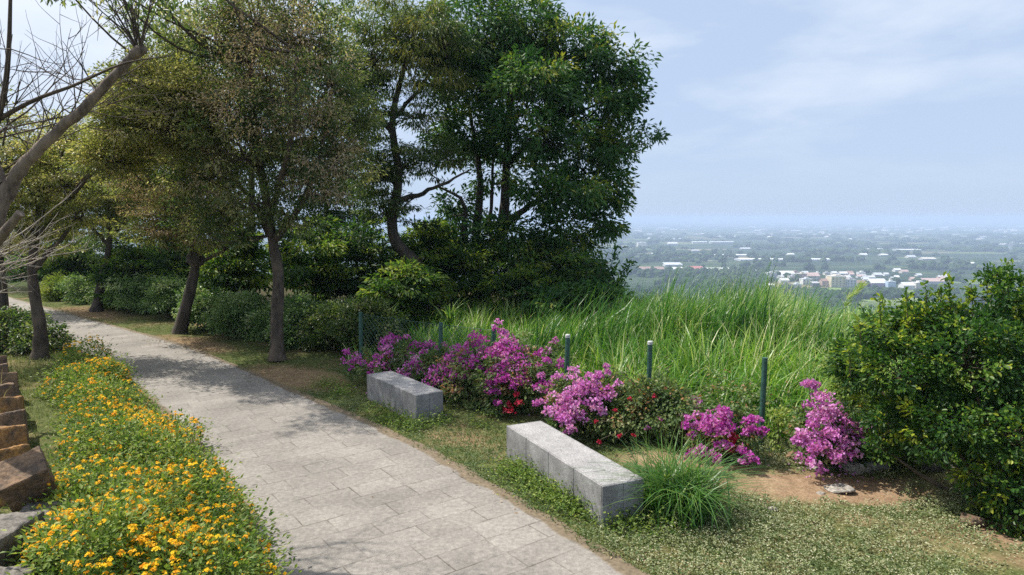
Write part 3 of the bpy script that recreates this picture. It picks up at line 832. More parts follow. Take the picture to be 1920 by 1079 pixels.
# wood behind the hedge: each crown its own tree
BG = [(300, 90, 24, 110, 'tall olive crown rising behind the leaning knotted tree', 'leaf_olive', [B(330, 60, 90, 80, 24), B(400, 160, 90, 90, 24), B(260, 170, 80, 70, 24), B(310, 260, 90, 70, 24), B(360, 360, 90, 70, 24), B(240, 350, 70, 60, 24)]),
      (470, 90, 23, 110, 'dark tree hidden behind the broad crown with dry brown foliage', 'leaf_deep', [B(470, 120, 120, 100, 23), B(560, 200, 110, 90, 23), B(480, 290, 120, 80, 23), B(640, 60, 80, 80, 23, .7), B(430, 390, 90, 50, 23)]),
      (610, 90, 22.5, 110, 'shaded tree standing left of the S-curved trunk', 'leaf_under', [B(610, 330, 80, 70, 22.5), B(660, 400, 70, 60, 22.5), B(570, 420, 80, 60, 22.5), B(620, 230, 60, 70, 22.5, .6)]),
      (100, 90, 27, 110, 'hazy yellow green tree at the far end of the path', 'leaf_yellow', [B(110, 470, 70, 40, 27), B(60, 430, 80, 50, 27), B(140, 400, 60, 60, 27), B(20, 380, 80, 60, 27), B(90, 330, 80, 50, 27), B(-40, 440, 80, 70, 27)]),
      (210, 90, 25, 110, 'dark tree filling the gap behind the distant slim tree', 'leaf_deep', [B(200, 450, 80, 50, 25), B(280, 440, 80, 60, 25), B(240, 380, 80, 50, 25), B(350, 450, 70, 60, 25)])]
for (bx, _, Y, _, lab, lmn, bl) in BG:
    b0 = at(bx, 560, Y); b0[2] = float(ground_z(b0)) - 0.1
    top = np.asarray(bl[0][0])
    tree('woodland_tree', lab, 'tree', b0, [b0, b0 * .6 + top * .4 + rng.normal(0, .2, 3), top], 0.18, 0.05, [], bl, lmn, 'bark_dark',
         dict(nclump=250, nleaf=56, Ln=0.14, Wd=0.048, rc=0.42, droop=0.5, tone=(0.45, 0.2), inner=0.2, twigs=0.35), group='trees of the wood behind the hedge')

US = [(70, 500, 60, 38, 31, 'dark bush beyond the end of the path'), (0, 505, 60, 45, 32, 'dark bush at the left edge beyond the path'), (140, 495, 50, 40, 26, 'dark bush behind the yellow green hedge end'), (250, 500, 60, 40, 21, 'dark bush behind the far hedge'), (340, 500, 60, 45, 20.5, 'dark bush behind the leaning knotted trunk'), (440, 490, 60, 60, 18.5, 'bright green sapling bush left of the straight brown trunk'),
      (590, 480, 70, 70, 17.5, 'tall leafy bush right of the straight brown trunk'), (680, 490, 70, 70, 18.5, 'shadowy bush left of the S-curved trunk'), (800, 470, 55, 60, 19.2, 'dark bush filling the bend of the S-curved trunk'),
      (760, 530, 60, 40, 16.5, 'low dark bush under the S-curved trunk'), (870, 520, 60, 50, 18.5, 'bush crowding the foot of the tallest dark tree'), (980, 520, 70, 45, 18.0, 'dark bush right of the multi-stemmed trunk'), (1075, 525, 60, 45, 17.5, 'rightmost dark bush under the overhanging crown')]
for (x, y, rx, ry, Y, lab) in US:
    b0 = at(x, y + ry, Y); b0[2] = float(ground_z(b0))
    root = empty('bush', b0, lab, 'bush', 'undergrowth bushes below the wood')
    wm, lm = MB(), MB()
    bl = [B(x, y, rx, ry, Y), B(x - rx * .5, y + ry * .4, rx * .6, ry * .6, Y - .4), B(x + rx * .5, y + ry * .3, rx * .6, ry * .7, Y + .3), B(x + rx * .1, y - ry * .5, rx * .5, ry * .5, Y)]
    bl.append((b0 * .75 + bl[0][0] * .25, (rx * Y / F_PX, rx * Y / F_PX * .8, 0.5), 1))
    for bq in bl:
        limb(wm, [b0, b0 * .5 + bq[0] * .5 + rng.normal(0, .1, 3), bq[0]], 0.035, 0.012, 8, 5)
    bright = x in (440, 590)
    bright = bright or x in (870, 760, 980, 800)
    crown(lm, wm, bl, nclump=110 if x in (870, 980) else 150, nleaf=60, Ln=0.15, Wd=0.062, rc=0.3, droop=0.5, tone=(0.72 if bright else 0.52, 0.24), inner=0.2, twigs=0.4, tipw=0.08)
    wm.build('stems', M['bark_dark'], root, True)
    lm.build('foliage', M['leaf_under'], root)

# small sapling with upright leafy shoots right of the big tree
b0 = at(1120, 575, 16.5); b0[2] = float(ground_z(b0))
root = empty('sapling', b0, 'leafy sapling with upright shoots against the valley, right of the tallest tree', 'tree')
wm, lm = MB(), MB()
for (x, y) in [(1155, 470), (1180, 495), (1130, 490), (1165, 530), (1100, 500), (1145, 545)]:
    tp_ = at(x, y, 16.5 + rng.uniform(-.3, .3))
    pts = limb(wm, [b0, b0 * .5 + tp_ * .5 + np.array([-.12, 0, -.1]), tp_], 0.03, 0.006, 12, 5)
    n = 130
    k = rng.integers(4, 12, n)
    P = pts[k] + rng.normal(0, .07, (n, 3))
    leaves(lm, P, rng.normal(0, .7, (n, 3)) + np.array([.1, 0, .35]), rand_dirs(n) + np.array([0, 0, .8]), rng.uniform(.13, .22, n), .06, np.clip(rng.normal(.5, .2, n), 0, 1))
crown(lm, wm, [B(1110, 550, 60, 35, 16.4), B(1050, 560, 60, 30, 16.4)], nclump=60, nleaf=50, Ln=0.15, Wd=0.06, rc=.28, tone=(.45, .2))
wm.build('trunk', M['bark_dark'], root, True)
lm.build('crown', M['leaf_glossy'], root)

# ------------------------------------------------------------------ hedge and shrubs
HE = [([(120, 545, 35, 32, 23.5)], 'yellow green shrub at the far left end of the hedge', 'leaf_lime'),
      ([(165, 545, 40, 32, 22.5), (215, 548, 45, 32, 21.5)], 'dark green hedge shrub behind the distant slim trunk', 'leaf_hedge'),
      ([(270, 548, 50, 34, 20), (320, 552, 45, 36, 19)], 'pale leaved hedge shrub left of the leaning knotted trunk', 'leaf_hedge'),
      ([(385, 570, 50, 42, 17.2), (440, 585, 50, 48, 16)], 'hedge shrub between the leaning knotted trunk and the straight trunk', 'leaf_hedge'),
      ([(500, 600, 40, 48, 15.6), (560, 605, 50, 55, 14.8)], 'hedge shrub right behind the straight brown trunk', 'leaf_hedge'),
      ([(625, 610, 55, 55, 14.2), (690, 605, 55, 52, 13.8)], 'dense dark hedge shrub ending at the wire fence', 'leaf_deep')]
for bs, lab, lmn in HE:
    k0 = bs[0]
    b0 = at(k0[0], k0[1] + k0[3], k0[4]); b0[2] = 0
    root = empty('hedge_shrub', b0, lab, 'shrub', 'hedge shrubs along the lawn strip')
    wm, lm = MB(), MB()
    bl = []
    for (x, y, rx, ry, Y) in bs:
        k = Y / F_PX
        for s in range(4):
            bl.append((at(x + rng.uniform(-.6, .6) * rx, y + rng.uniform(-.35, .15) * ry, Y + rng.uniform(-.3, .5)), (rx * k * .7, rx * k * .7, ry * k * .62), 1))
        bl.append((at(x, y + ry * .35, Y - .1), (rx * k, rx * k, ry * k * .65), 1.2))
    for bq in bl:
        f0 = np.array([bq[0][0] + rng.uniform(-.2, .2), bq[0][1], 0])
        tube(wm, [b0 - [0, 0, .03], f0 - [0, 0, .03], f0 + [0, 0, .02]], [.02, .02, .02], 4)      # creeping rootstock
        limb(wm, [f0, (f0 + bq[0]) / 2 + rng.normal(0, .08, 3), bq[0]], 0.02, 0.008, 6, 4)
    crown(lm, wm, bl, nclump=420, nleaf=46, Ln=0.075, Wd=0.042, rc=0.2, droop=0.15, tone=(0.5, 0.2), inner=0.35, twigs=0.25, flat=0.7, tipw=0.16 if lmn == 'leaf_hedge' else 0.0)
    wm.build('stems', M['stem'], root, True)
    lm.build('foliage', M[lmn], root)

b0 = gnd(35, 668)
root = empty('shrub', b0, 'low dark shrub left of the path behind the young bare trunk', 'shrub')
wm, lm = MB(), MB()
bl = [B(20, 630, 45, 38, 14.3), B(75, 640, 40, 30, 14.1), B(-40, 620, 60, 50, 14.4), B(40, 610, 40, 25, 14.8)]
for bq in bl:
    limb(wm, [b0, (b0 + bq[0]) / 2, bq[0]], 0.025, 0.01, 6, 4)
crown(lm, wm, bl, nclump=240, nleaf=50, Ln=0.08, Wd=0.04, rc=0.2, tone=(0.4, 0.2), inner=0.2, flat=.7)
wm.build('stems', M['stem'], root, True)
lm.build('foliage', M['leaf_deep'], root)

# big glossy bush on the right
b0 = np.array([4.75, 6.35, 0.0])
root = empty('bush', b0, 'big glossy bush with yellow green tips at the right edge, close to the camera', 'bush')
wm, lm = MB(), MB()
Yr = 6.6
bl = [B(1890, 560, 55, 55, Yr), B(1800, 580, 70, 45, Yr), B(1720, 590, 65, 45, Yr + .3), B(1660, 620, 50, 45, Yr + .5), B(1620, 680, 45, 50, Yr + .6), B(1700, 680, 80, 70, Yr + .2), B(1800, 680, 90, 80, Yr - .2), B(1900, 680, 90, 90, Yr - .3),
      B(1680, 780, 75, 60, Yr + .3), B(1780, 790, 90, 70, Yr - .2), B(1890, 800, 90, 80, Yr - .5), B(1890, 900, 80, 70, Yr - .5), B(1960, 640, 90, 120, Yr), B(1980, 850, 90, 130, Yr - .3), B(1910, 970, 60, 40, Yr - .6), B(1640, 830, 50, 35, Yr + .6, .6), B(2060, 760, 100, 180, Yr)]
bl = [(b_[0] + rng.normal(0, .04, 3), tuple(np.array(b_[1]) * rng.uniform(.78, .98)), *b_[2:]) for b_ in bl]
for bq in bl:
    f0 = b0 + np.r_[rng.uniform(-.12, .2), rng.uniform(-.1, .1), 0]
    limb(wm, [f0, (f0 * .6 + bq[0] * .4) + rng.normal(0, .06, 3), bq[0]], 0.032, 0.008, 10, 6)
crown(lm, wm, bl, nclump=1150, nleaf=40, Ln=0.05, Wd=0.029, rc=0.105, droop=0.1, tone=(0.45, 0.22), inner=0.6, wide=True, flat=0.85, tipw=0.13, tvar=.16, twigs=0.5, twig=.006)
for (x, y) in [(1890, 492), (1735, 535), (1780, 520), (1850, 525), (1650, 560), (1915, 520), (1700, 545), (1820, 530), (1870, 510), (1610, 600), (1590, 640), (1760, 540)]:      # upright shoots on top
    tp_ = at(x, y, Yr + rng.uniform(-.2, .2)); s_ = tp_ + np.array([.04, 0, -.35])
    tube(wm, curve_pts([s_, (s_ + tp_) / 2 + rng.normal(0, .01, 3), tp_], 6), np.linspace(.006, .003, 6), 4)
    n = 60
    P = s_ + (tp_ - s_) * rng.random((n, 1)) + rng.normal(0, .02, (n, 3))
    leaves(lm, P, rng.normal(0, .6, (n, 3)) + np.array([0, 0, .4]), rand_dirs(n) + np.array([0, 0, .7]), .06, .03, np.clip(rng.normal(.75, .2, n), 0, 1), wide=True)

wm.build('branches', M['stem'], root, True)
lm.build('foliage', M['leaf_bush'], root)

# ------------------------------------------------------------------ stone benches
def panel(mb, o, ex, ey, ez, a, b, c, bev=0.006):
    """bevelled slab spanning a,b,c (lo,hi) in the frame o; ex,ey,ez"""
    lo = np.array([a[0], b[0], c[0]]); hi = np.array([a[1], b[1], c[1]])
    vs_, fs = [], []
    import itertools
    idx = {}
    for s in itertools.product((0, 1), repeat=3):
        for ax in range(3):
            p_ = np.where(np.array(s) == 0, lo, hi).astype(float)
            for k in range(3):
                if k != ax: p_[k] += bev if s[k] == 0 else -bev
            idx[(s, ax)] = len(vs_); vs_.append(p_)
    for ax in range(3):
        o1, o2 = [k for k in range(3) if k != ax]
        for sd in (0, 1):
            ring = []
            for (u_, v_) in ((0, 0), (1, 0), (1, 1), (0, 1)):
                s = [0, 0, 0]; s[ax] = sd; s[o1] = u_; s[o2] = v_
                ring.append(idx[(tuple(s), ax)])
            fs.append(ring)
    for ax in range(3):
        o1, o2 = [k for k in range(3) if k != ax]
        for (u_, v_) in itertools.product((0, 1), repeat=2):
            s0 = [0, 0, 0]; s0[o1] = u_; s0[o2] = v_; s1 = list(s0); s1[ax] = 1
            fs.append([idx[(tuple(s0), o1)], idx[(tuple(s1), o1)], idx[(tuple(s1), o2)], idx[(tuple(s0), o2)]])
    for s in itertools.product((0, 1), repeat=3):
        fs.append([idx[(s, 0)], idx[(s, 1)], idx[(s, 2)]])
    W = np.array([o + ex * v_[0] + ey * v_[1] + ez * v_[2] for v_ in vs_])
    ctr = W.mean(0)
    ff = []
    for f in fs:
        n_ = np.cross(W[f[1]] - W[f[0]], W[f[2]] - W[f[0]])
        if np.dot(n_, W[f].mean(0) - ctr) < 0: f = f[::-1]
        ff.append(f)
    mb.mixed(W, ff)


BH = 0.385
def bench(tl, nl, nr, label):
    """tl, nl, nr: image corners of the top: far-left, near-left, near-right"""
    a = gnd(*tl, BH); b = gnd(*nl, BH); c = gnd(*nr, BH)
    ex = b - a; ln = np.linalg.norm(ex); ex /= ln
    ey = np.array([-ex[1], ex[0], 0]); wd = abs(np.dot(c - b, ey))
    o = np.array([a[0], a[1], 0]); ez = np.array([0, 0, 1.0])
    print('bench', round(ln, 2), round(wd, 2))
    root = empty('stone_bench', o, label, 'bench', 'granite block benches beside the path')
    m = MB(); panel(m, o, ex, ey, ez, (0.02, ln - .02), (0.02, wd - .02), (-0.05, BH - .06), .004); m.build('core', M['joint'], root)
    m = MB(); panel(m, o, ex, ey, ez, (.027, ln - .021), (.027, wd - .027), (BH - .055, BH), .003); m.build('seat', M['granite_top'], root)
    for side in (0, 1):
        for k in range(4):
            u0, u1 = ln * k / 4 + .002 + (.02 if k == 0 else 0), ln * (k + 1) / 4 - .002 - (.02 if k == 3 else 0)
            y0 = (0.002, 0.026) if side == 0 else (wd - .026, wd - .002)
            m = MB(); panel(m, o, ex, ey, ez, (u0, u1), y0, (-.05, BH - .001), .004); m.build('side_panel', M['granite'], root)
    for e in ((0.002, .0195), (ln - .0195, ln - .002)):
        for k in range(2):
            m = MB(); panel(m, o, ex, ey, ez, e, (wd * k / 2 + .002, wd * (k + 1) / 2 - .002), (-.05, BH - .002), .004); m.build('end_panel', M['granite'], root)
    return root


bench((687, 702), (780, 742), (836, 735), 'farther granite bench under the trees, in front of the purple bougainvillea')
bench((949, 798), (1130, 913), (1206, 896), 'nearer granite bench beside the grass tuft')


# ------------------------------------------------------------------ stones
import bmesh
def rock(name, label, ctr, size, rot, mat, group=None, seed=0, cat='stone'):
    r_ = np.random.default_rng(seed)
    bm = bmesh.new()
    for p_ in unit(r_.normal(size=(13, 3))) * r_.uniform(.85, 1.15, (13, 1)): bm.verts.new(p_)
    bmesh.ops.convex_hull(bm, input=bm.verts[:])
    bmesh.ops.delete(bm, geom=[v for v in bm.verts if not v.link_faces], context='VERTS')
    bmesh.ops.bevel(bm, geom=bm.edges[:] + bm.verts[:], offset=.06, segments=2, affect='EDGES', profile=.6)
    bmesh.ops.triangulate(bm, faces=bm.faces[:])
    for _ in range(3):
        bmesh.ops.subdivide_edges(bm, edges=[e for e in bm.edges if e.calc_length() > .16], cuts=1, use_grid_fill=True)
        bmesh.ops.triangulate(bm, faces=bm.faces[:])
    for v in bm.verts:
        d = v.co.copy()
        v.co *= 1 + .05 * mnoise.noise(d * 3 + Vector((seed, 1, 2))) + .025 * mnoise.noise(d * 9 + Vector((seed, 5, 2)))
        v.co = Vector((v.co.x * size[0] / 2, v.co.y * size[1] / 2, v.co.z * size[2] / 2))
    for f in bm.faces: f.smooth = True
    me = bpy.data.meshes.new(name)
    bm.to_mesh(me); bm.free()
    me.materials.append(M[mat])
    o = bpy.data.objects.new(name, me)
    col.objects.link(o)
    o.location = tuple(ctr); o.rotation_euler = rot
    return tag(o, label, cat, group)


def stone(name, label, ctr, size, rot, mat, rough=0.05, box=0.75, group=None, seed=0, cat='stone', sub=4):
    import bmesh
    bm = bmesh.new()
    me = bpy.data.meshes.new(name)
    if box >= .9:
        bmesh.ops.create_cube(bm, size=2)
        for v in bm.verts: v.co *= 1 + .1 * mnoise.noise(v.co * 1.7 + Vector((seed * 2.3, seed, 4)))
        bmesh.ops.bevel(bm, geom=bm.edges[:], offset=.09, segments=2, affect='EDGES', profile=.6)
        bmesh.ops.triangulate(bm, faces=bm.faces[:])
        for _ in range(5):
            bmesh.ops.subdivide_edges(bm, edges=[e for e in bm.edges if e.calc_length() > .15], cuts=1)
            bmesh.ops.triangulate(bm, faces=bm.faces[:])
    else:
        bmesh.ops.create_icosphere(bm, subdivisions=sub, radius=1)
    for v in bm.verts:
        d = v.co.normalized()
        nz = mnoise.noise(d * 1.4 + Vector((seed * 3.7, seed, -seed))) * 2.2 + mnoise.noise(d * 4 + Vector((seed, 9, seed))) + 0.7 * mnoise.noise(d * 10 + Vector((seed, 9, seed))) + .4 * mnoise.noise(d * 24 + Vector((seed, 3, seed)))
        if box >= .9:
            p_ = v.co * (1 + rough * .8 * nz)
        else:
            m_ = max(abs(d.x), abs(d.y), abs(d.z))
            p_ = d.lerp(d / m_, box) * (1 + rough * nz)
        v.co = Vector((p_.x * size[0] / 2, p_.y * size[1] / 2, p_.z * size[2] / 2))
    for f in bm.faces: f.smooth = True
    bm.to_mesh(me); bm.free()
    me.materials.append(M[mat])
    o = bpy.data.objects.new(name, me)
    col.objects.link(o)
    o.location = tuple(ctr); o.rotation_euler = rot
    return tag(o, label, cat, group)


wl = [((10, 676), .34, 'brown_stone', 'farthest small block visible of the curved stone edging'), ((16, 690), .36, 'brown_stone', 'brown edging block second farthest along the row'),
      ((26, 706), .36, 'brown_stone', 'brown edging block third farthest along the row'), ((32, 727), .36, 'brown_stone', 'narrow grey brown edging block before the orange ones'),
      ((40, 748), .38, 'rust_stone', 'orange stained edging block fourth from the big boulder'), ((46, 777), .38, 'brown_stone', 'brown edging block third from the big boulder'),
      ((50, 808), .4, 'rust_stone', 'bright rust coloured edging block second from the big boulder'), ((53, 848), .42, 'rust_stone', 'rust brown edging block touching the big boulder')]
pts = np.array([gnd(x, y, .42)[:2] for (x, y), *_ in wl])
tgd = np.gradient(pts, axis=0)
for k, ((xy, sz, mt, lab), p_, d_) in enumerate(zip(wl, pts, tgd)):
    gap = np.linalg.norm(tgd[k])
    stone('edging_stone', lab, (p_[0] - .17, p_[1], 0.12 + rng.uniform(-.03, .03)), (gap * rng.uniform(.6, .74), rng.uniform(.25, .31), 0.66), (rng.normal(0, .05), -.2 + rng.normal(0.0, .04), math.atan2(d_[1], d_[0]) + rng.normal(0, .08)), mt, 0.03, 0.97, 'rough stone blocks edging the flower bed', k + 1, 'stone block')
c = at(50, 906, 5.75)
stone('boulder', 'dark brown angular boulder perched on the edging stones', c + np.array([0, 0, .03]), (0.36, 0.33, 0.31), (0.42, -0.32, 0.65), 'brown_stone', 0.05, 0.92, None, 23, 'boulder')
c = gnd(72, 968, .33)
stone('edging_stone', 'grey block under the big boulder', (c[0] - .02, c[1] + .1, 0.1), (0.42, 0.42, 0.5), (0, 0.05, 0.3), 'grey_stone', 0.05, 0.93, 'rough stone blocks edging the flower bed', 31, 'stone block')
c = gnd(28, 985, .4)
stone('edging_stone', 'grey long block nearest the left bottom corner', (c[0] - .08, c[1] - .12, 0.14), (0.36, 0.62, 0.6), (-0.06, 0.06, 0.12), 'grey_stone', 0.035, 0.97, 'rough stone blocks edging the flower bed', 37, 'stone block')
c = gnd(25, 1070, .3)
stone('edging_stone', 'pale stone just showing at the bottom left corner', (c[0] - .05, c[1] - .02, 0.06), (0.32, 0.26, 0.5), (0, .1, .4), 'grey_stone', 0.05, 0.7, 'rough stone blocks edging the flower bed', 41, 'stone block')
c = gnd(1628, 886); stone('flat_stone', 'broad flat weathered stone slab right of the pink bougainvillea', (c[0], c[1] + .12, 0.03), (0.5, 0.3, 0.15), (0, 0, 0.15), 'pale_stone', 0.05, 0.8, None, 51)
c = gnd(1768, 893); stone('flat_stone', 'grey flat stone half under the big glossy bush', (c[0], c[1] + .1, 0.04), (0.36, 0.26, 0.16), (0, 0, -.2), 'grey_stone', 0.06, 0.7, None, 53)
c = gnd(1490, 868); rock('rock', 'small brown rock between the post and the pink bougainvillea', (c[0], c[1] + .05, 0.05), (0.19, 0.16, 0.17), (0, .2, .5), 'brown_stone', None, 57)
c = gnd(1574, 916); stone('paving_stone', 'pale round flat stone sunk in the bare red soil', (c[0], c[1], 0.0), (0.3, 0.22, 0.035), (0, 0, .2), 'pale_stone', 0.03, 0.4, None, 59)
c = gnd(1538, 928); stone('pebble', 'small pale flat pebble in front of the sunk round stone', (c[0], c[1], 0.008), (0.1, 0.07, 0.035), (0, 0, .7), 'pale_stone', 0.05, 0.5, None, 61, sub=3)
c = gnd(1449, 958); stone('pebble', 'white pebble at the edge of the flowering ground cover', (c[0], c[1], 0.012), (0.09, 0.07, 0.05), (0, 0, .2), 'pale_stone', 0.05, 0.5, None, 63, sub=3)
c = gnd(1478, 886); stone('pebble', 'small grey pebble beside the brown rock', (c[0], c[1], 0.01), (0.09, 0.06, 0.04), (0, 0, .2), 'grey_stone', 0.05, 0.5, None, 65, sub=3)
c = gnd(1830, 985); rock('rock', 'low brown rock at the foot of the big glossy bush', (c[0], c[1] + .05, 0.03), (0.3, 0.2, 0.15), (0, .1, .3), 'brown_stone', None, 67)
c = gnd(1540, 880); stone('flat_stone', 'thin grey stone flake in front of the pink bougainvillea', (c[0], c[1], 0.012), (0.2, 0.1, 0.05), (0, 0, .1), 'pale_stone', 0.06, 0.6, None, 69)

# ------------------------------------------------------------------ wire fence
fp = [(-2.72, 12.1), (-1.16, 10.9), (-.29, 10.35), (.775, 9.5), (1.83, 8.97), (3.04, 8.1)]
root = empty('wire_fence', (fp[0][0], fp[0][1], 0), 'green chain link fence with white capped posts behind the bougainvillea', 'fence')
for k, (x, y) in enumerate(fp):
    m = MB()
    tube(m, [(x, y, -.1), (x, y, .3), (x + .005, y, .7), (x + .01, y, 1.12)], [.033] * 4, 12)
    po = m.build('post', M['post_green'], root, False)
    if k in (2, 3, 4):
        m = MB(); tube(m, [(x + .01, y, 1.12), (x + .01, y, 1.155), (x + .01, y, 1.165)], [.036, .036, .028], 12); m.build('cap', M['post_cap'], po)
m = MB()
for a, b in zip(fp[:2], fp[1:3]):
    a = np.array([*a, 0.0]); b = np.array([*b, 0.0]); ln = np.linalg.norm(b - a); e = (b - a) / ln
    H_ = 1.02; cell = .1
    for k in np.arange(-H_, ln, cell):
        for sgn in (1, -1):
            u0, u1 = k, k + H_
            z0, z1 = (0.06, 0.06 + H_) if sgn == 1 else (0.06 + H_, 0.06)
            ua, ub = max(u0, 0), min(u1, ln)
            if ub - ua < .02: continue
            fa, fb_ = (ua - u0) / H_, (ub - u0) / H_
            tube(m, [a + e * ua + np.array([0, 0, z0 + (z1 - z0) * fa]), a + e * ub + np.array([0, 0, z0 + (z1 - z0) * fb_])], [.003, .003], 3, cap=False)
    for z in (0.06, 1.08):
        tube(m, [a + [0, 0, z], b + [0, 0, z]], [.004, .004], 4, cap=False)
m.build('wire_mesh', M['wire_green'], root)


# ------------------------------------------------------------------ bougainvillea
def flower_ball(mb, c, r, n, size, tone, small=False):
    if small: n, size, r = 15, .03, min(r, .032)
    d = rand_dirs(n)
    d[:, 2] = np.abs(d[:, 2]) * 1.0 - 0.25
    d = unit(d)
    P = c + d * r * rng.uniform(.5, 1.05, (n, 1))
    leaves(mb, P, rng.normal(0, 1, (n, 3)) + d * .3, d + rng.normal(0, .5, (n, 3)), size * rng.uniform(.7, 1.2, n), size * .85, np.clip(rng.normal(tone, .22, n), 0, 1), fold=.25)


def boug(name, label, base, blobs, balls, petal, nleaf=50, nclump=90, group='bougainvilleas along the fence', leafL=.06, more=()):
    root = empty(name, base, label, 'shrub', group)
    wm, lm, fm = MB(), MB(), MB()
    for bq in blobs:
        limb(wm, [base, (base + bq[0]) / 2 + rng.normal(0, .05, 3), bq[0]], 0.018, 0.006, 8, 5)
    crown(lm, wm, blobs, nclump=nclump, nleaf=nleaf, Ln=leafL, Wd=leafL * .6, rc=0.13, tone=(.42, .2), inner=.25, flat=.8, tipw=.08, twigs=.4, twig=.005)
    for (x, y, rp, Y) in balls:
        c_ = at(x, y, Y - .22)
        r_ = rp * Y / F_PX
        for s in range(1 if petal == 'petal_red' else max(2, int(rp / 3.2))):
            o_ = rng.normal(0, .62, 3) * r_
            flower_ball(fm, c_ + o_, min(r_ * .65, .085), int(26), .042, float(np.clip(rng.normal(.5, .18), 0, 1)), petal == 'petal_red')
        if rp < 12: tube(wm, curve_pts([base, (base + c_) / 2 + np.array([0, 0, .1]), c_], 7), np.linspace(.007, .003, 7), 4)
    for q in range(9):                                    # arching canes that leave the bush
        bq = blobs[rng.integers(len(blobs))]
        az_ = rng.uniform(0, 2 * np.pi); ln_ = rng.uniform(.25, .5)
        s0 = np.asarray(bq[0]); e0 = s0 + np.array([math.cos(az_) * ln_, math.sin(az_) * ln_ * .7, bq[1][2] * rng.uniform(.5, 1.5)])
        pts = curve_pts([base, s0, (s0 + e0) / 2 + [0, 0, .1], e0], 12)
        tube(wm, pts, np.linspace(.007, .0025, 12), 4)
        k_ = rng.integers(6, 12, 46)
        leaves(lm, pts[k_] + rng.normal(0, .022, (46, 3)), rng.normal(0, 1, (46, 3)), rand_dirs(46) + np.array([0, 0, .8]), leafL, leafL * .6, np.clip(rng.normal(.5, .25, 46), 0, 1))
        if petal != 'petal_red' and rng.random() < .75:
            for z_ in range(2): flower_ball(fm, pts[rng.integers(9, 12)] + rng.normal(0, .02, 3), .05, 14, .04, float(rng.uniform(.3, .9)))
    wm.build('stems', M['stem'], root, True)
    lm.build('foliage', M['leaf_boug'], root)
    f = fm.build('blossoms', M[petal], root); f['kind'] = 'stuff'
    for nm, mat, bls in more:
        m2 = MB()
        for (x, y, rp, Y) in bls:
            for s in range(max(1, int(rp / 4))):
                flower_ball(m2, at(x, y, Y) + rng.normal(0, .4, 3) * rp * Y / F_PX, min(.085, rp * Y / F_PX * .7), 26, .042, .5)
        o = m2.build(nm, M[mat], root); o['kind'] = 'stuff'
    return root


boug('bougainvillea', 'low lilac bougainvillea with some white blossoms behind the farther bench', np.array([-1.9, 11.3, 0]),
     [B(700, 690, 50, 25, 11.2), B(770, 675, 60, 30, 11.2), B(830, 690, 50, 35, 10.8), B(800, 720, 60, 25, 10.6), B(870, 720, 50, 35, 10.3)],
     [(655, 655, 9, 11.4), (660, 678, 14, 11.4), (675, 680, 12, 11.4), (695, 695, 12, 11.2), (738, 636, 12, 11.4), (722, 660, 16, 11.3), (730, 655, 12, 11.3), (715, 690, 18, 11), (770, 660, 14, 11.3), (785, 658, 18, 11.2), (765, 698, 16, 10.8), (790, 700, 16, 10.8), (812, 690, 16, 10.8), (820, 665, 10, 11.2), (840, 655, 9, 11.1), (850, 685, 20, 10.7), (825, 705, 20, 10.6), (812, 718, 24, 10.4), (835, 700, 22, 10.5), (870, 680, 20, 10.6), (760, 720, 14, 10.6), (855, 730, 14, 10.2), (870, 655, 9, 11), (725, 632, 8, 11.4)],
     'petal_magenta', nclump=190, more=[('white_blossoms', 'petal_white', [(756, 678, 13, 11), (775, 682, 16, 10.9), (735, 680, 9, 11.1), (782, 672, 9, 11)])])
boug('bougainvillea', 'tallest bougainvillea with deep magenta blossoms right of the farther bench', np.array([-.2, 9.9, 0]),
     [B(950, 690, 55, 55, 9.8), B(900, 690, 50, 40, 10), B(990, 720, 50, 50, 9.6), B(940, 740, 60, 35, 9.6), B(1010, 690, 35, 40, 9.6), B(870, 730, 40, 30, 9.9)],
     [(935, 622, 12, 9.9), (950, 617, 8, 9.9), (945, 640, 12, 9.9), (955, 650, 20, 9.8), (965, 660, 18, 9.7), (935, 645, 14, 9.9), (885, 645, 14, 10.2), (900, 650, 16, 10.1), (915, 660, 22, 9.9), (930, 665, 18, 9.8), (950, 678, 22, 9.7), (965, 690, 22, 9.6), (940, 690, 16, 9.7), (890, 690, 16, 9.9), (925, 705, 18, 9.7), (920, 720, 12, 9.6), (955, 710, 20, 9.5), (975, 715, 16, 9.5), (1012, 660, 10, 9.6), (1015, 685, 8, 9.6), (1045, 680, 9, 9.4), (1020, 710, 10, 9.3), (1010, 735, 12, 9.2), (1030, 720, 7, 9.2), (915, 735, 14, 9.5), (870, 665, 14, 10.3), (900, 670, 10, 10), (860, 700, 12, 10), (935, 755, 8, 9.4)],
     'petal_magenta', nclump=200, more=[('red_blossoms', 'petal_red', [(945, 764, 9, 9.2), (965, 762, 11, 9.1), (975, 742, 7, 9.2)])])
boug('bougainvillea', 'round pink bougainvillea just behind the nearer bench', np.array([.95, 8.75, 0]),
     [B(1080, 755, 45, 40, 8.7), B(1120, 740, 35, 30, 8.6), B(1060, 780, 30, 20, 8.6)],
     [(1085, 715, 14, 8.7), (1100, 735, 22, 8.6), (1075, 735, 20, 8.6), (1055, 750, 20, 8.5), (1085, 750, 26, 8.5), (1060, 768, 24, 8.4), (1085, 772, 20, 8.4), (1110, 755, 16, 8.5), (1045, 775, 18, 8.4), (1060, 790, 16, 8.3), (1125, 705, 8, 8.7), (1135, 697, 8, 8.7), (1120, 712, 6, 8.7), (1130, 745, 14, 8.5), (1140, 730, 12, 8.5), (1005, 755, 10, 8.7), (1065, 805, 10, 8.2), (1120, 770, 10, 8.4)],
     'petal_pink', nclump=70)
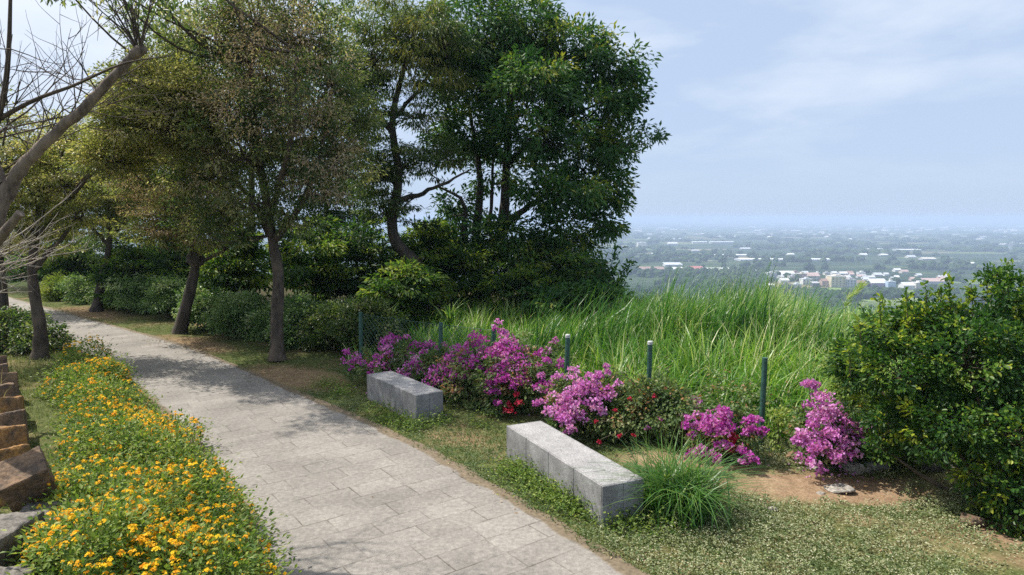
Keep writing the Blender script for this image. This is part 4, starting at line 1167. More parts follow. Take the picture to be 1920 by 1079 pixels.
boug('rose_bush', 'leafy rose bush with few red blossoms between two pink bougainvilleas', np.array([1.6, 8.35, 0]),
     [B(1170, 775, 55, 40, 8.4), B(1225, 770, 55, 45, 8.3), B(1280, 775, 45, 40, 8.2), B(1200, 740, 40, 30, 8.5), B(1250, 745, 40, 30, 8.5), B(1150, 800, 40, 20, 8.3), B(1310, 800, 40, 25, 8.1)],
     [(1180, 748, 4, 8.3), (1115, 790, 4, 8.1), (1150, 775, 4, 8.1), (1188, 822, 4, 8), (1165, 820, 4, 8), (1125, 825, 4, 7.9), (1225, 745, 4, 8.3)],
     'petal_red', nclump=250, group=None, leafL=.055, more=[('pink_blossoms', 'petal_pink', [(1235, 795, 9, 8), (1300, 752, 11, 8.2), (1307, 762, 9, 8.1), (1275, 785, 9, 8), (1292, 805, 9, 7.9), (1250, 795, 5, 8), (1215, 805, 5, 8)])])
boug('bougainvillea', 'straggling magenta bougainvillea left of the bare green post', np.array([2.35, 7.7, 0]),
     [B(1350, 820, 40, 35, 7.7), B(1380, 830, 30, 30, 7.65), B(1320, 830, 35, 25, 7.7), B(1400, 800, 20, 30, 7.7)],
     [(1335, 790, 18, 7.6), (1355, 790, 16, 7.6), (1360, 805, 20, 7.5), (1345, 800, 14, 7.6), (1355, 830, 14, 7.45), (1325, 800, 12, 7.6), (1292, 800, 10, 7.7), (1410, 795, 12, 7.6), (1412, 810, 12, 7.6), (1415, 785, 9, 7.7), (1292, 850, 10, 7.4), (1320, 855, 12, 7.35), (1310, 848, 8, 7.4), (1340, 862, 9, 7.3), (1388, 845, 10, 7.4), (1405, 858, 11, 7.35), (1395, 872, 9, 7.3), (1365, 780, 9, 7.6)],
     'petal_magenta', nclump=55, more=[('red_blossoms', 'petal_red', [(1365, 835, 12, 7.4), (1375, 820, 9, 7.4)])])
boug('bougainvillea', 'round light pink bougainvillea right of the bare green post, one tall spray above it', np.array([3.5, 7.6, 0]),
     [B(1555, 815, 50, 45, 7.55), B(1590, 830, 35, 35, 7.6), B(1525, 830, 35, 30, 7.5)],
     [(1545, 765, 20, 7.6), (1560, 775, 20, 7.5), (1580, 785, 18, 7.5), (1535, 775, 14, 7.6), (1520, 795, 16, 7.5), (1505, 815, 16, 7.4), (1510, 835, 14, 7.4), (1565, 810, 20, 7.4), (1595, 800, 16, 7.5), (1605, 815, 16, 7.5), (1540, 850, 18, 7.3), (1565, 845, 20, 7.3), (1585, 855, 18, 7.3), (1520, 865, 14, 7.25), (1605, 840, 14, 7.4), (1575, 825, 12, 7.4), (1550, 790, 14, 7.45), (1515, 718, 8, 7.7), (1530, 722, 9, 7.7), (1522, 728, 7, 7.7), (1525, 850, 12, 7.3), (1495, 825, 9, 7.4)],
     'petal_pink', nclump=75)
mb = MB()
for (x, y, sp, n) in [(1090, 800, .3, 60), (1350, 868, .3, 90), (1555, 880, .3, 90), (930, 770, .5, 70), (820, 735, .5, 50)]:
    c_ = gnd(x, y)
    P = c_ + np.c_[rng.normal(0, sp, n), rng.normal(0, sp * .5, n), rng.uniform(.012, .03, n)]
    leaves(mb, P, np.c_[rng.normal(0, 1, (n, 2)), rng.normal(0, .2, n)], np.array([0, 0, 1.0]) + rng.normal(0, .3, (n, 3)), .035, .03, rng.random(n))
tag(mb.build('fallen_petals', M['petal_pink']), 'pink petals fallen on the soil below the bougainvilleas', 'petals', kind='stuff')
# weedy green shrub between bougainvillea and the big bush
root = empty('shrub', (4.0, 7.7, 0), 'low pale green shrub between the light pink bougainvillea and the big glossy bush', 'shrub')
wm, lm = MB(), MB()
bl = [B(1660, 820, 50, 45, 7.7), B(1710, 830, 45, 40, 7.5), B(1620, 740, 45, 60, 8.1), B(1460, 800, 25, 40, 8.0, .5), B(1650, 770, 45, 50, 7.9), B(1590, 690, 30, 50, 8.3)]
for bq in bl:
    f0 = np.array([bq[0][0], bq[0][1], 0])
    tube(wm, [np.array([4.0, 7.7, -.03]), f0 - [0, 0, .03], f0 + [0, 0, .02]], [.012] * 3, 4)
    limb(wm, [f0, bq[0] - [0, 0, .1], bq[0]], .012, .005, 6, 4)
crown(lm, wm, bl, nclump=190, nleaf=44, Ln=.055, Wd=.032, rc=.13, tone=(.5, .2), inner=.2, flat=.8, twigs=.4, twig=.005)
wm.build('stems', M['stem'], root, True)
lm.build('foliage', M['leaf_lantana'], root)


# ------------------------------------------------------------------ lantana bed
def lantana(name, label, mounds, nleafs, nheads):
    root = empty(name, (mounds[0][0], mounds[0][1], 0), label, 'flowers', None)
    lm, fm, wm = MB(), MB(), MB()
    area = np.array([m_[2] * m_[3] for m_ in mounds]); pr = area / area.sum()
    for (mx, my, rx, ry, hh), w_ in zip(mounds, pr):
        tube(wm, [np.array([mounds[0][0], mounds[0][1], -.04]), np.array([mx, my, -.04]), np.array([mx, my, .03])], [.02] * 3, 4)
        hh = hh * rng.uniform(.75, 1.3); bloom = rng.uniform(.35, 1.45)
        nc = int(nleafs * w_ / 24)
        d = rand_dirs(nc); d[:, 2] = np.abs(d[:, 2])
        rr = (rng.uniform(.7, 1.06, nc) + (rng.random(nc) < .06) * rng.uniform(.08, .28, nc))[:, None]
        cp = np.array([mx, my, 0]) + d * rr * np.array([rx, ry, hh])
        ct = np.clip(rng.normal(.48, .2, nc), 0, 1)
        idx = np.repeat(np.arange(nc), 24); n = len(idx)
        o = rng.normal(size=(n, 3)) * np.array([.085, .085, .055])
        P = cp[idx] + o; P[:, 2] = np.maximum(P[:, 2], .01)
        leaves(lm, P, unit(o) + d[idx] * .4 + rng.normal(0, .5, (n, 3)), np.array([0, 0, 1.0]) + rng.normal(0, .5, (n, 3)) + .4 * d[idx], rng.uniform(.03, .062, n), rng.uniform(.018, .032, n), np.clip(ct[idx] + rng.normal(0, .12, n), 0, 1))
        for k in range(int(14 * rx / .5)):
            e_ = cp[rng.integers(nc)]
            tube(wm, curve_pts([np.array([mx, my, 0]) + np.r_[rng.normal(0, .08, 2), 0], np.array([mx, my, hh * .45]) * .5 + e_ * .5, e_], 6), np.linspace(.007, .003, 6), 3, cap=False)
        nh = int(nheads * w_ * bloom)
        d = rand_dirs(nh); d[:, 2] = np.abs(d[:, 2]) + .12; d = unit(d)
        keep = vnoise(d * np.array([rx, ry, hh]) + np.array([mx, my, 0]), 2.6, 2.0) > rng.uniform(-.4, .3, nh)
        hp = np.array([mx, my, 0]) + d * np.array([rx, ry, hh]) * rng.uniform(1.02, 1.15, (nh, 1)) + np.array([0, 0, .02])
        for c_, dd in zip(hp[keep], d[keep]):
            k = 11
            e_ = unit(rand_dirs(k) * .8 + np.array([0, 0, .8]) + .3 * dd)
            sz = rng.uniform(.55, 1.35)
            leaves(fm, c_ + e_ * .017 * sz, np.cross(e_, rand_dirs(k)), e_, .0195 * sz, .018 * sz, np.clip(rng.normal(.5, .25) + rng.normal(0, .15, k), 0, 1), fold=.05)
    wm.build('stems', M['stem'], root, True)
    lm.build('foliage', M['leaf_lantana'], root)
    o = fm.build('blossoms', M['petal_yellow'], root); o['kind'] = 'stuff'
    return root


md = []
for (x, y, r, h) in [(185, 800, .38, .5), (230, 790, .42, .55), (175, 760, .36, .45), (215, 740, .4, .5), (260, 830, .45, .55), (205, 870, .46, .6), (290, 880, .5, .6), (350, 900, .4, .5), (180, 940, .5, .6), (270, 960, .5, .66), (345, 960, .46, .62), (395, 980, .34, .5), (170, 1020, .45, .62), (260, 1040, .5, .7), (345, 1040, .46, .68), (415, 1050, .36, .6), (300, 1120, .55, .75), (385, 1130, .5, .7), (200, 1120, .5, .7), (330, 820, .3, .38), (130, 1060, .3, .5), (150, 960, .3, .4)]:
    c_ = gnd(x, y + 40 * h / .55)
    md.append((c_[0], c_[1], r, r, h))
lantana('lantana_bed', 'long bed of yellow lantana blossoms between the stone edging and the path', md, 66000, 4700)
md = []
for (x, y, r, h) in [(165, 680, .4, .55), (185, 700, .4, .5), (135, 720, .36, .4), (165, 735, .4, .45), (200, 705, .35, .45)]:
    c_ = gnd(x, y + 22)
    md.append((c_[0], c_[1], r, r, h))
lantana('lantana_bush', 'small yellow lantana bush standing up at the far end of the flower bed', md, 12000, 800)

# ------------------------------------------------------------------ grasses
mb = MB()
n = 40000
a_ = rng.random(n); s_ = 0.25 + 9.5 * rng.random(n) ** 0.85
fd = np.array([-.822, .569])
u_ = -5.2 + a_ * 14.5          # along the fence
P2 = FA + FN * s_[:, None] - fd * 0 + np.outer(u_, fd) * 1.0
gx = np.c_[P2, np.zeros(n)]
keep = (u_ < 7.6 + .3 * s_) & ~((u_ < -1.0) & (s_ < .2)) & (u_ > -6 - s_ * .6)
extra = 15000
s2 = 1.0 + 9 * rng.random(extra); u2 = -5 - rng.random(extra) * (2 + s2 * .5)
P3 = FA + FN * s2[:, None] + np.outer(u2, fd)
gx = np.vstack([gx[keep], np.c_[P3, np.zeros(extra)]])
gx[:, 2] = ground_z(gx)
n = len(gx)
cl = vnoise(gx, 0.8, 4.0)
cl2 = vnoise(gx, 2.3, 8.0)
s_all = fence_s(gx)
h = (0.75 + .16 * np.clip(s_all, 0, 4.0)) * (1 + .4 * cl + .65 * cl2) * rng.uniform(.55, 1.15, n)
h = np.clip(h, .3, 1.75) * np.where(s_all < .8, .8, 1)
u_all = (gx[:, 0] - FA[0]) * fd[0] + (gx[:, 1] - FA[1]) * fd[1]
h *= np.where(u_all > 3.4, .6, 1.0)
px_ = CX + F_PX * gx[:, 0] / gx[:, 1]
h *= .9 - .3 * sstep(px_, 1400, 1560)
az = 0.2 + 3.2 * cl2 + rng.normal(0, 1.1, n)
blades(mb, gx, h, az, rng.uniform(.06, .75, n), rng.uniform(.013, .03, n), np.clip(.42 + .4 * cl + .3 * cl2 + .04 * sstep(px_, 1050, 1500) + rng.normal(0, .26, n), 0, .97), 5)
k = rng.choice(n, 12000, replace=False)      # broad arching leaves
blades(mb, gx[k], h[k] * rng.uniform(.7, 1.15, len(k)), rng.uniform(0, 6.28, len(k)), rng.uniform(.7, 1.7, len(k)), rng.uniform(.02, .042, len(k)), np.clip(.45 + .45 * cl[k] + rng.normal(0, .22, len(k)), 0, .92), 6)
# dry plumes and pale stalks
k = rng.choice(n, 4200, replace=False)
blades(mb, gx[k], h[k] * rng.uniform(.9, 1.25, len(k)), az[k], rng.uniform(.15, .6, len(k)), .016, rng.uniform(.85, 1, len(k)), 5)
for (x, y, hh) in [(1205, 545, 1.5), (1240, 530, 1.7), (1262, 540, 1.6), (1300, 535, 1.6), (1335, 548, 1.5), (1372, 530, 1.7), (1395, 545, 1.6), (1420, 535, 1.5), (1180, 560, 1.4), (1460, 556, 1.3), (1500, 548, 1.5), (1545, 575, 1.3), (1130, 565, 1.3), (1080, 560, 1.2), (1010, 575, 1.2)]:
    c_ = at(x, y, rng.uniform(11.8, 14.0)); nn = 60      # tall tufts that break the top edge
    g0 = np.array([c_[0], c_[1], 0.0]); top = c_[2]
    blades(mb, g0 + np.c_[rng.normal(0, .16, (nn, 2)), np.zeros(nn)], max(top, .8) * rng.uniform(.9, 1.45, nn), rng.normal(.1, .5, nn), rng.uniform(.1, .6, nn), rng.uniform(.016, .034, nn), np.clip(rng.normal(.12, .16, nn), 0, .9), 6)
tag(mb.build('tall_grass', M['grass_tall']), 'tall bright green grass with pale plumes on the slope beyond the wire fence', 'grass', kind='stuff')

# one pale reed plume arching up in front of the village
root = empty('grass_plume', (*(FA + FN * 1.6 + fd * -.6), 0), 'single pale reed stem arching up beside the big glossy bush', 'grass')
m = MB()
pts = curve_pts([np.array([*(FA + FN * 1.6 + fd * -.6), 0]), at(1560, 640, 9.6), at(1585, 570, 9.6), at(1612, 540, 9.6)], 12)
tube(m, pts, np.linspace(.006, .003, 12), 4)
m.build('stem', M['grass_tall'], root)
m = MB()
n = 160
P = pts[rng.integers(7, 12, n)] + rng.normal(0, .012, (n, 3))
leaves(m, P, (pts[-1] - pts[7])[None] + rng.normal(0, .12, (n, 3)), rand_dirs(n), .12, .008, rng.uniform(.75, .95, n))
m.build('plume', M['grass_tall'], root)

# grass tuft beside the nearer bench
c_ = gnd(1268, 962)
root = empty('grass_tuft', c_, 'dense arching grass tuft at the end of the nearer bench', 'grass')
m = MB()
n = 760
P = c_ + np.c_[rng.normal(0, .15, (n, 2)), np.zeros(n)]
blades(m, P, rng.uniform(.35, .86, n), rng.uniform(0, 2 * np.pi, n), rng.uniform(.35, 1.35, n), rng.uniform(.01, .024, n), np.clip(rng.normal(.42, .24, n), 0, 1), 7)
n = 46
P = c_ + np.c_[rng.normal(-.06, .14, (n, 2)), np.zeros(n)]
blades(m, P, rng.uniform(.7, 1.05, n), rng.uniform(0, 2 * np.pi, n), rng.uniform(.05, .25, n), .009, rng.uniform(.2, .9, n), 6)
m.build('blades', M['grass_tuft'], root)


def scatter(x0, x1, y0, y1, n):
    P = np.c_[rng.uniform(x0, x1, n), rng.uniform(y0, y1, n)]
    dr, dl = path_dist(P)
    return P, dr, dl, fence_s(P)


def in_dirt(P, ks):
    o = np.zeros(len(P))
    for k in ks:
        cx_, cy_, rx, ry, rt = DIRT[k]
        d = P - np.array([cx_, cy_])
        c, s = math.cos(rt), math.sin(rt)
        q = np.c_[(d[:, 0] * c + d[:, 1] * s) / rx, (-d[:, 0] * s + d[:, 1] * c) / ry]
        o = np.maximum(o, 1 - np.hypot(q[:, 0], q[:, 1]))
    return o


# short turf on the lawn strip
mb = MB()
P, dr, dl, s = scatter(-16, 6.5, 4.2, 23, 330000)
nz = vnoise(np.c_[P, 0 * dr], 0.9, 6.0)
nz2 = vnoise(np.c_[P, 0 * dr], 3.5, 2.0)
dirt = in_dirt(P, range(6)) + .5 * nz2
strip = (dr > -.02 + .16 * (nz2 + .3)) & (s < 1.2) & (dirt < .28) & (rng.random(len(P)) < np.clip(.42 + .9 * nz + .4 * nz2, .06, 1) * np.clip(13 / np.hypot(P[:, 0], P[:, 1]), .45, 1.2))
P = P[strip]; n = len(P)
blades(mb, np.c_[P, ground_z(P)], rng.uniform(.025, .085, n), rng.uniform(0, 6.28, n), rng.uniform(.2, 1.1, n), rng.uniform(.005, .01, n), np.clip(.42 - .3 * nz[strip] + rng.normal(0, .2, n), 0, 1), 2)
tag(mb.build('turf', M['turf']), 'short patchy turf with dry straw along the right edge of the path', 'grass', kind='stuff')

# small-leaved ground cover, densest at the lower right and around the benches
mb = MB()
P, dr, dl, s = scatter(-5.5, 6.2, 4.3, 12.5, 380000)
nz = vnoise(np.c_[P, 0 * dr], 1.2, 9.0); nz2 = vnoise(np.c_[P, 0 * dr], 5.0, 3.0)
dirt = in_dirt(P, [0, 1, 5]) + .55 * nz2
litter_zone = in_dirt(P, [2, 3, 4])
lowright = sstep(P[:, 0] * .8 - P[:, 1] * .6, -3.4, -2.4)
pr = np.clip(.62 + .7 * nz + .35 * nz2 + .75 * lowright, .03, 1)
keep = (dr > .07 + .12 * nz2) & (s < .3) & (dirt < .2) & (litter_zone < .1) & (rng.random(len(P)) < pr)
P = P[keep]; n = len(P); lr = lowright[keep]
clump = vnoise(np.c_[P, 0 * P[:, 0]], 9.0, 5.0)
z = ground_z(P) + rng.random(n) * np.clip(.035 + .09 * clump + .03 * lr, .008, .14)
P3 = np.c_[P, z]
leaves(mb, P3, np.c_[rng.normal(0, 1, (n, 2)), rng.normal(0.15, .35, n)], np.array([0, 0, 1.0]) + rng.normal(0, .5, (n, 3)), rng.uniform(.014, .034, n), rng.uniform(.009, .02, n), np.clip(.34 + .25 * clump + .17 * lr + rng.normal(0, .2, n), 0, 1))
P, dr, dl, s = scatter(-1, 6.2, 4.3, 8.5, 120000)
nz2 = vnoise(np.c_[P, 0 * dr], 4.0, 3.0)
keep = (dr > .1) & (s < .2) & (in_dirt(P, [0, 1, 5]) + .5 * nz2 < .1) & (rng.random(len(P)) < np.clip(sstep(P[:, 0] * .8 - P[:, 1] * .6, -3.2, -1.6) * (.75 + .7 * nz2), 0, 1))
P = P[keep]; n = len(P)
leaves(mb, np.c_[P, ground_z(P) + rng.uniform(.03, .085, n)], rng.normal(0, 1, (n, 3)) * np.array([1, 1, .3]), np.array([0, 0, 1.0]) + rng.normal(0, .4, (n, 3)), rng.uniform(.011, .019, n), rng.uniform(.01, .016, n), rng.uniform(.7, 1, n))
tag(mb.build('ground_cover', M['clover']), 'low small-leaved ground cover with pale tips around the benches', 'ground cover', kind='stuff')

# taller weeds hugging the benches and the path's edge
mb = MB()
wc = [gnd(x, y) for (x, y) in [(705, 775), (730, 790), (760, 800), (780, 805), (820, 795), (960, 890), (990, 905), (1020, 930), (1050, 935), (1080, 950), (1110, 965), (1140, 975), (1200, 960), (970, 880), (900, 800), (1175, 985), (1240, 1000), (640, 740), (610, 725), (1000, 915), (1060, 945), (1090, 960), (1100, 950), (1120, 960), (1140, 965), (1070, 950), (1160, 960), (1190, 950), (1035, 925), (1010, 905), (985, 892)]]
for c_ in wc:
    n = int(rng.uniform(160, 420))
    P = c_ + np.c_[rng.normal(0, .13, (n, 2)), np.abs(rng.normal(0, .075, n)) + .01]
    leaves(mb, P, np.c_[rng.normal(0, 1, (n, 2)), rng.normal(.3, .4, n)], np.array([0, 0, 1.0]) + rng.normal(0, .5, (n, 3)), rng.uniform(.022, .05, n), rng.uniform(.013, .026, n), np.clip(rng.normal(.4, .24, n), 0, 1))
tag(mb.build('weeds', M['leaf_lantana']), 'leafy weeds hugging the sides of both granite benches', 'weeds', kind='stuff')

mb = MB()
for k in range(34):
    u_ = rng.uniform(-3.2, 5.5); s_ = rng.uniform(.05, 1.3)
    c_ = np.r_[FA + FN * s_ + fd * u_, 0]
    n = int(rng.uniform(60, 160)); hh = rng.uniform(.3, .75)
    P = c_ + np.c_[rng.normal(0, .13, (n, 2)), rng.random(n) ** .7 * hh]
    leaves(mb, P, np.c_[rng.normal(0, 1, (n, 2)), rng.normal(.1, .4, n)], np.array([0, 0, 1.0]) + rng.normal(0, .5, (n, 3)), rng.uniform(.04, .09, n), rng.uniform(.02, .045, n), np.clip(rng.normal(.5, .25, n), 0, 1))
tag(mb.build('fence_weeds', M['leaf_boug']), 'olive broad-leaved weeds growing along the wire fence in the tall grass', 'weeds', kind='stuff')

# left verge between edging stones and lantana
mb = MB()
P, dr, dl, s = scatter(-13, -2.5, 4.5, 17, 90000)
keep = (dl > .05) & (rng.random(len(P)) < .8) & (dl < 3.5)
P = P[keep]; n = len(P)
blades(mb, np.c_[P, ground_z(P)], rng.uniform(.03, .13, n), rng.uniform(0, 6.28, n), rng.uniform(.2, 1, n), rng.uniform(.006, .012, n), np.clip(rng.normal(.6, .22, n), 0, 1), 2)
tag(mb.build('verge_grass', M['turf']), 'straw and green grass between the stone edging and the flower bed', 'grass', kind='stuff')

# dry fallen leaves
mb = MB()
P, dr, dl, s = scatter(-15, 6, 4.3, 22, 60000)
lz = in_dirt(P, range(6))
keep = (rng.random(len(P)) < np.where(lz > .03, .55, np.where(dr > -.12, .12, .0008))) & (s < 1.5) & (dl < .3)
P = P[keep]; n = len(P)
leaves(mb, np.c_[P, ground_z(P) + rng.uniform(.008, .02, n)], np.c_[rng.normal(0, 1, (n, 2)), rng.normal(0, .15, n)], np.array([0, 0, 1.0]) + rng.normal(0, .3, (n, 3)), rng.uniform(.02, .055, n), rng.uniform(.01, .025, n), rng.random(n))
tag(mb.build('leaf_litter', M['litter']), 'dry fallen leaves scattered over bare soil and the path edge', 'leaves', kind='stuff')

# weeds and dry stalks outside the edging
mb = MB()
n = 260
P = np.c_[rng.uniform(-9.2, -6.2, n), rng.uniform(6.2, 10, n), np.zeros(n)]
keep = P[:, 0] < -4.6 - .62 * (P[:, 1] - 5.4)
P = P[keep]; n = len(P)
blades(mb, P, rng.uniform(.3, .8, n), rng.uniform(0, 6.28, n), rng.uniform(.05, .5, n), .012, rng.uniform(.75, 1, n), 4)
tag(mb.build('dry_stalks', M['turf']), 'bleached dry stalks outside the stone edging at the left edge', 'dry grass', kind='stuff')

# spiky strap-leaved plants under the wood
for (x, y, Y, lab, mt, wdt) in [(842, 545, 15.6, 'pale strap-leaved plant at the foot of the S-curved tree', 'grass_tuft', .05), (720, 540, 15.0, 'silvery spiky plant behind the dense hedge shrub', 'grass_tall', .04)]:
    c_ = at(x, y + 25, Y); c_[2] = .1
    root = empty('spiky_plant', c_, lab, 'plant')
    m = MB(); n = 46
    blades(m, np.tile(c_, (n, 1)) + rng.normal(0, .05, (n, 3)), rng.uniform(.6, 1.1, n), rng.uniform(0, 6.28, n), rng.uniform(.2, .9, n), wdt, rng.uniform(.4, .95, n), 6)
    m.build('blades', M[mt], root)

# ------------------------------------------------------------------ the valley
def vp(x, y):
    return gnd(x, y, PLAIN_Z)


import bmesh
bm = bmesh.new(); bmesh.ops.create_icosphere(bm, subdivisions=2, radius=1)
ICO_V = np.array([v.co[:] for v in bm.verts]); ICO_F = np.array([[v.index for v in f.verts] for f in bm.faces]); bm.free()


def lumps(mb, C, Rr, Hh, tone):
    k = len(ICO_V)
    n = len(C)
    jit = 1 + rng.normal(0, .16, (n, k, 1))
    V = C[:, None] + ICO_V[None] * jit * np.stack([Rr, Rr, Hh], -1)[:, None] + np.array([0, 0, 1]) * (Hh * .75)[:, None, None]
    F_ = ICO_F[None] + (np.arange(n) * k)[:, None, None]
    tt = np.clip(np.repeat(tone, k) + rng.normal(0, .12, n * k), 0, 1)
    mb.add(V.reshape(-1, 3), F_.reshape(-1, 3), tt)


mb = MB()
Q = []
for (y0, y1, cnt) in [(530, 600, 2600), (505, 535, 1800), (470, 507, 2000), (440, 472, 1300)]:
    yy = rng.uniform(y0, y1, cnt); xx = rng.uniform(560, 1990, cnt)
    Q += [vp(a, b) for a, b in zip(xx, yy)]
Q = np.array(Q)
dn = vnoise(np.c_[Q[:, 0], Q[:, 1], 0 * Q[:, 0]], 1 / 260, 4) + .5 * vnoise(np.c_[Q[:, 0], Q[:, 1], 0 * Q[:, 0]], 1 / 70, 1)
Dq = np.hypot(Q[:, 0], Q[:, 1])
# keep the village strip and the green field in front of it open
pxs = CX + F_PX * Q[:, 0] / Q[:, 1]
pys = 410 + F_PX * (CAM_H - PLAIN_Z) / Q[:, 1]
open_ = ((pxs > 1440) & (pys > 508) & (pys < 552)) | ((pxs > 1190) & (pxs < 1400) & (pys > 494) & (pys < 512))
keep = (dn > -.02) & ~(open_ & (rng.random(len(Q)) < .93))
Q = Q[keep]; Dq = Dq[keep]; dn = dn[keep]
rr = rng.uniform(3.2, 6.5, len(Q)) * np.clip(Dq / 1200, 1, 3.2)
lumps(mb, Q, rr, rr * rng.uniform(.75, 1.15, len(Q)) / np.clip(Dq / 1500, 1, 2.4), np.clip(.4 + .3 * dn + rng.normal(0, .15, len(Q)), 0, 1))
tag(mb.build('distant_wood', M['valley_tree'], smooth=False), 'hazy orchards and woods covering the valley floor', 'trees', kind='stuff')

HM = {}
def hm(c):
    if c not in HM: HM[c] = plain_mat('paint_%s' % c, {'white': (.62, .63, .63), 'grey': (.4, .41, .43), 'yellow': (.58, .52, .38), 'pink': (.46, .34, .31), 'purple': (.42, .3, .45), 'blue': (.4, .52, .66), 'red': (.4, .14, .13), 'rust': (.3, .2, .17), 'dark': (.09, .1, .12), 'cream': (.56, .53, .47), 'silver': (.5, .53, .56), 'green': (.14, .26, .2)}[c], .6, .15, .2)
    return HM[c]


def house(name, label, cat, x0, x1, ybase, hpx, wall, roof, kind='gable', depth=None, rot=None, group=None, windows=False):
    """a building whose front spans image columns x0..x1 with its foot at row ybase"""
    p0 = vp((x0 + x1) / 2, ybase)
    k = p0[1] / F_PX
    w = (x1 - x0) * k; h = max(2.6, hpx * k)
    d = depth if depth else max(8.0, min(w * .8, 18))
    rt = rot if rot is not None else random.uniform(-.18, .18)
    root = empty(name, p0, label, cat, group)
    c, s = math.cos(rt), math.sin(rt)
    ex = np.array([c, s, 0]); ey = np.array([-s, c, 0]); ez = np.array([0, 0, 1.0])
    rh = {'gable': min(.32 * d, .45 * h + 1), 'flat': .6, 'shed': .18 * d, 'arch': .25 * h}[kind]
    wh = h - (rh if kind != 'flat' else .6)
    wh = max(wh, h * .55)
    m = MB(); panel(m, p0, ex, ey, ez, (-w / 2, w / 2), (0, d), (-1, wh), .05); m.build('wall', hm(wall), root)
    m = MB()
    ov = .5
    if kind == 'flat':
        panel(m, p0, ex, ey, ez, (-w / 2 - .25, w / 2 + .25), (-.25, d + .25), (wh + .01, wh + .5), .04)
        panel(m, p0, ex, ey, ez, (-w * .1, w * .25), (d * .3, d * .8), (wh + .52, wh + 2.4), .04)
    else:
        prof = {'gable': [(-ov, 0), (d / 2, rh), (d + ov, 0)], 'shed': [(-ov, 0), (d + ov, rh)], 'arch': [(-.2, 0), (d * .15, rh * .7), (d * .5, rh), (d * .85, rh * .7), (d + .2, 0)]}[kind]
        prof = [(a, b + wh + .02) for a, b in prof] + [(a, b + wh - .25 if kind != 'arch' else wh - .02) for a, b in prof[::-1]]
        npf = len(prof)
        V = np.array([p0 + ex * sx + ey * a + ez * b for sx in (-w / 2 - ov, w / 2 + ov) for a, b in prof])
        fs = [[i, (i + 1) % npf, npf + (i + 1) % npf, npf + i] for i in range(npf)]
        hn = npf // 2
        for off in (0, npf):
            for i in range(hn - 1):
                f = [off + i, off + i + 1, off + npf - 2 - i, off + npf - 1 - i]
                fs.append(f if off else f[::-1])
        m.mixed(V, fs)
        if kind in ('gable', 'shed'):       # gable infill
            for sx in (-w / 2 + .05, w / 2 - .05):
                if kind == 'gable': m.mixed(np.array([p0 + ex * sx + ey * a + ez * b for a, b in ((.1, wh), (d - .1, wh), (d / 2, wh + rh - .25))]), [[0, 1, 2]])
    m.build('roof', hm(roof), root)
    if windows:
        nf = max(1, int(wh / 3.2)); nw_ = max(2, int(w / 4.5))
        for fl in range(nf):
            for c_ in range(nw_):
                xc = -w / 2 + w * (c_ + .5) / nw_
                m = MB(); panel(m, p0, ex, ey, ez, (xc - .8, xc + .8), (-.12, .1), (fl * 3.2 + 1.0, fl * 3.2 + 2.4), .03)
                m.build('window', hm('dark'), root)
    return root


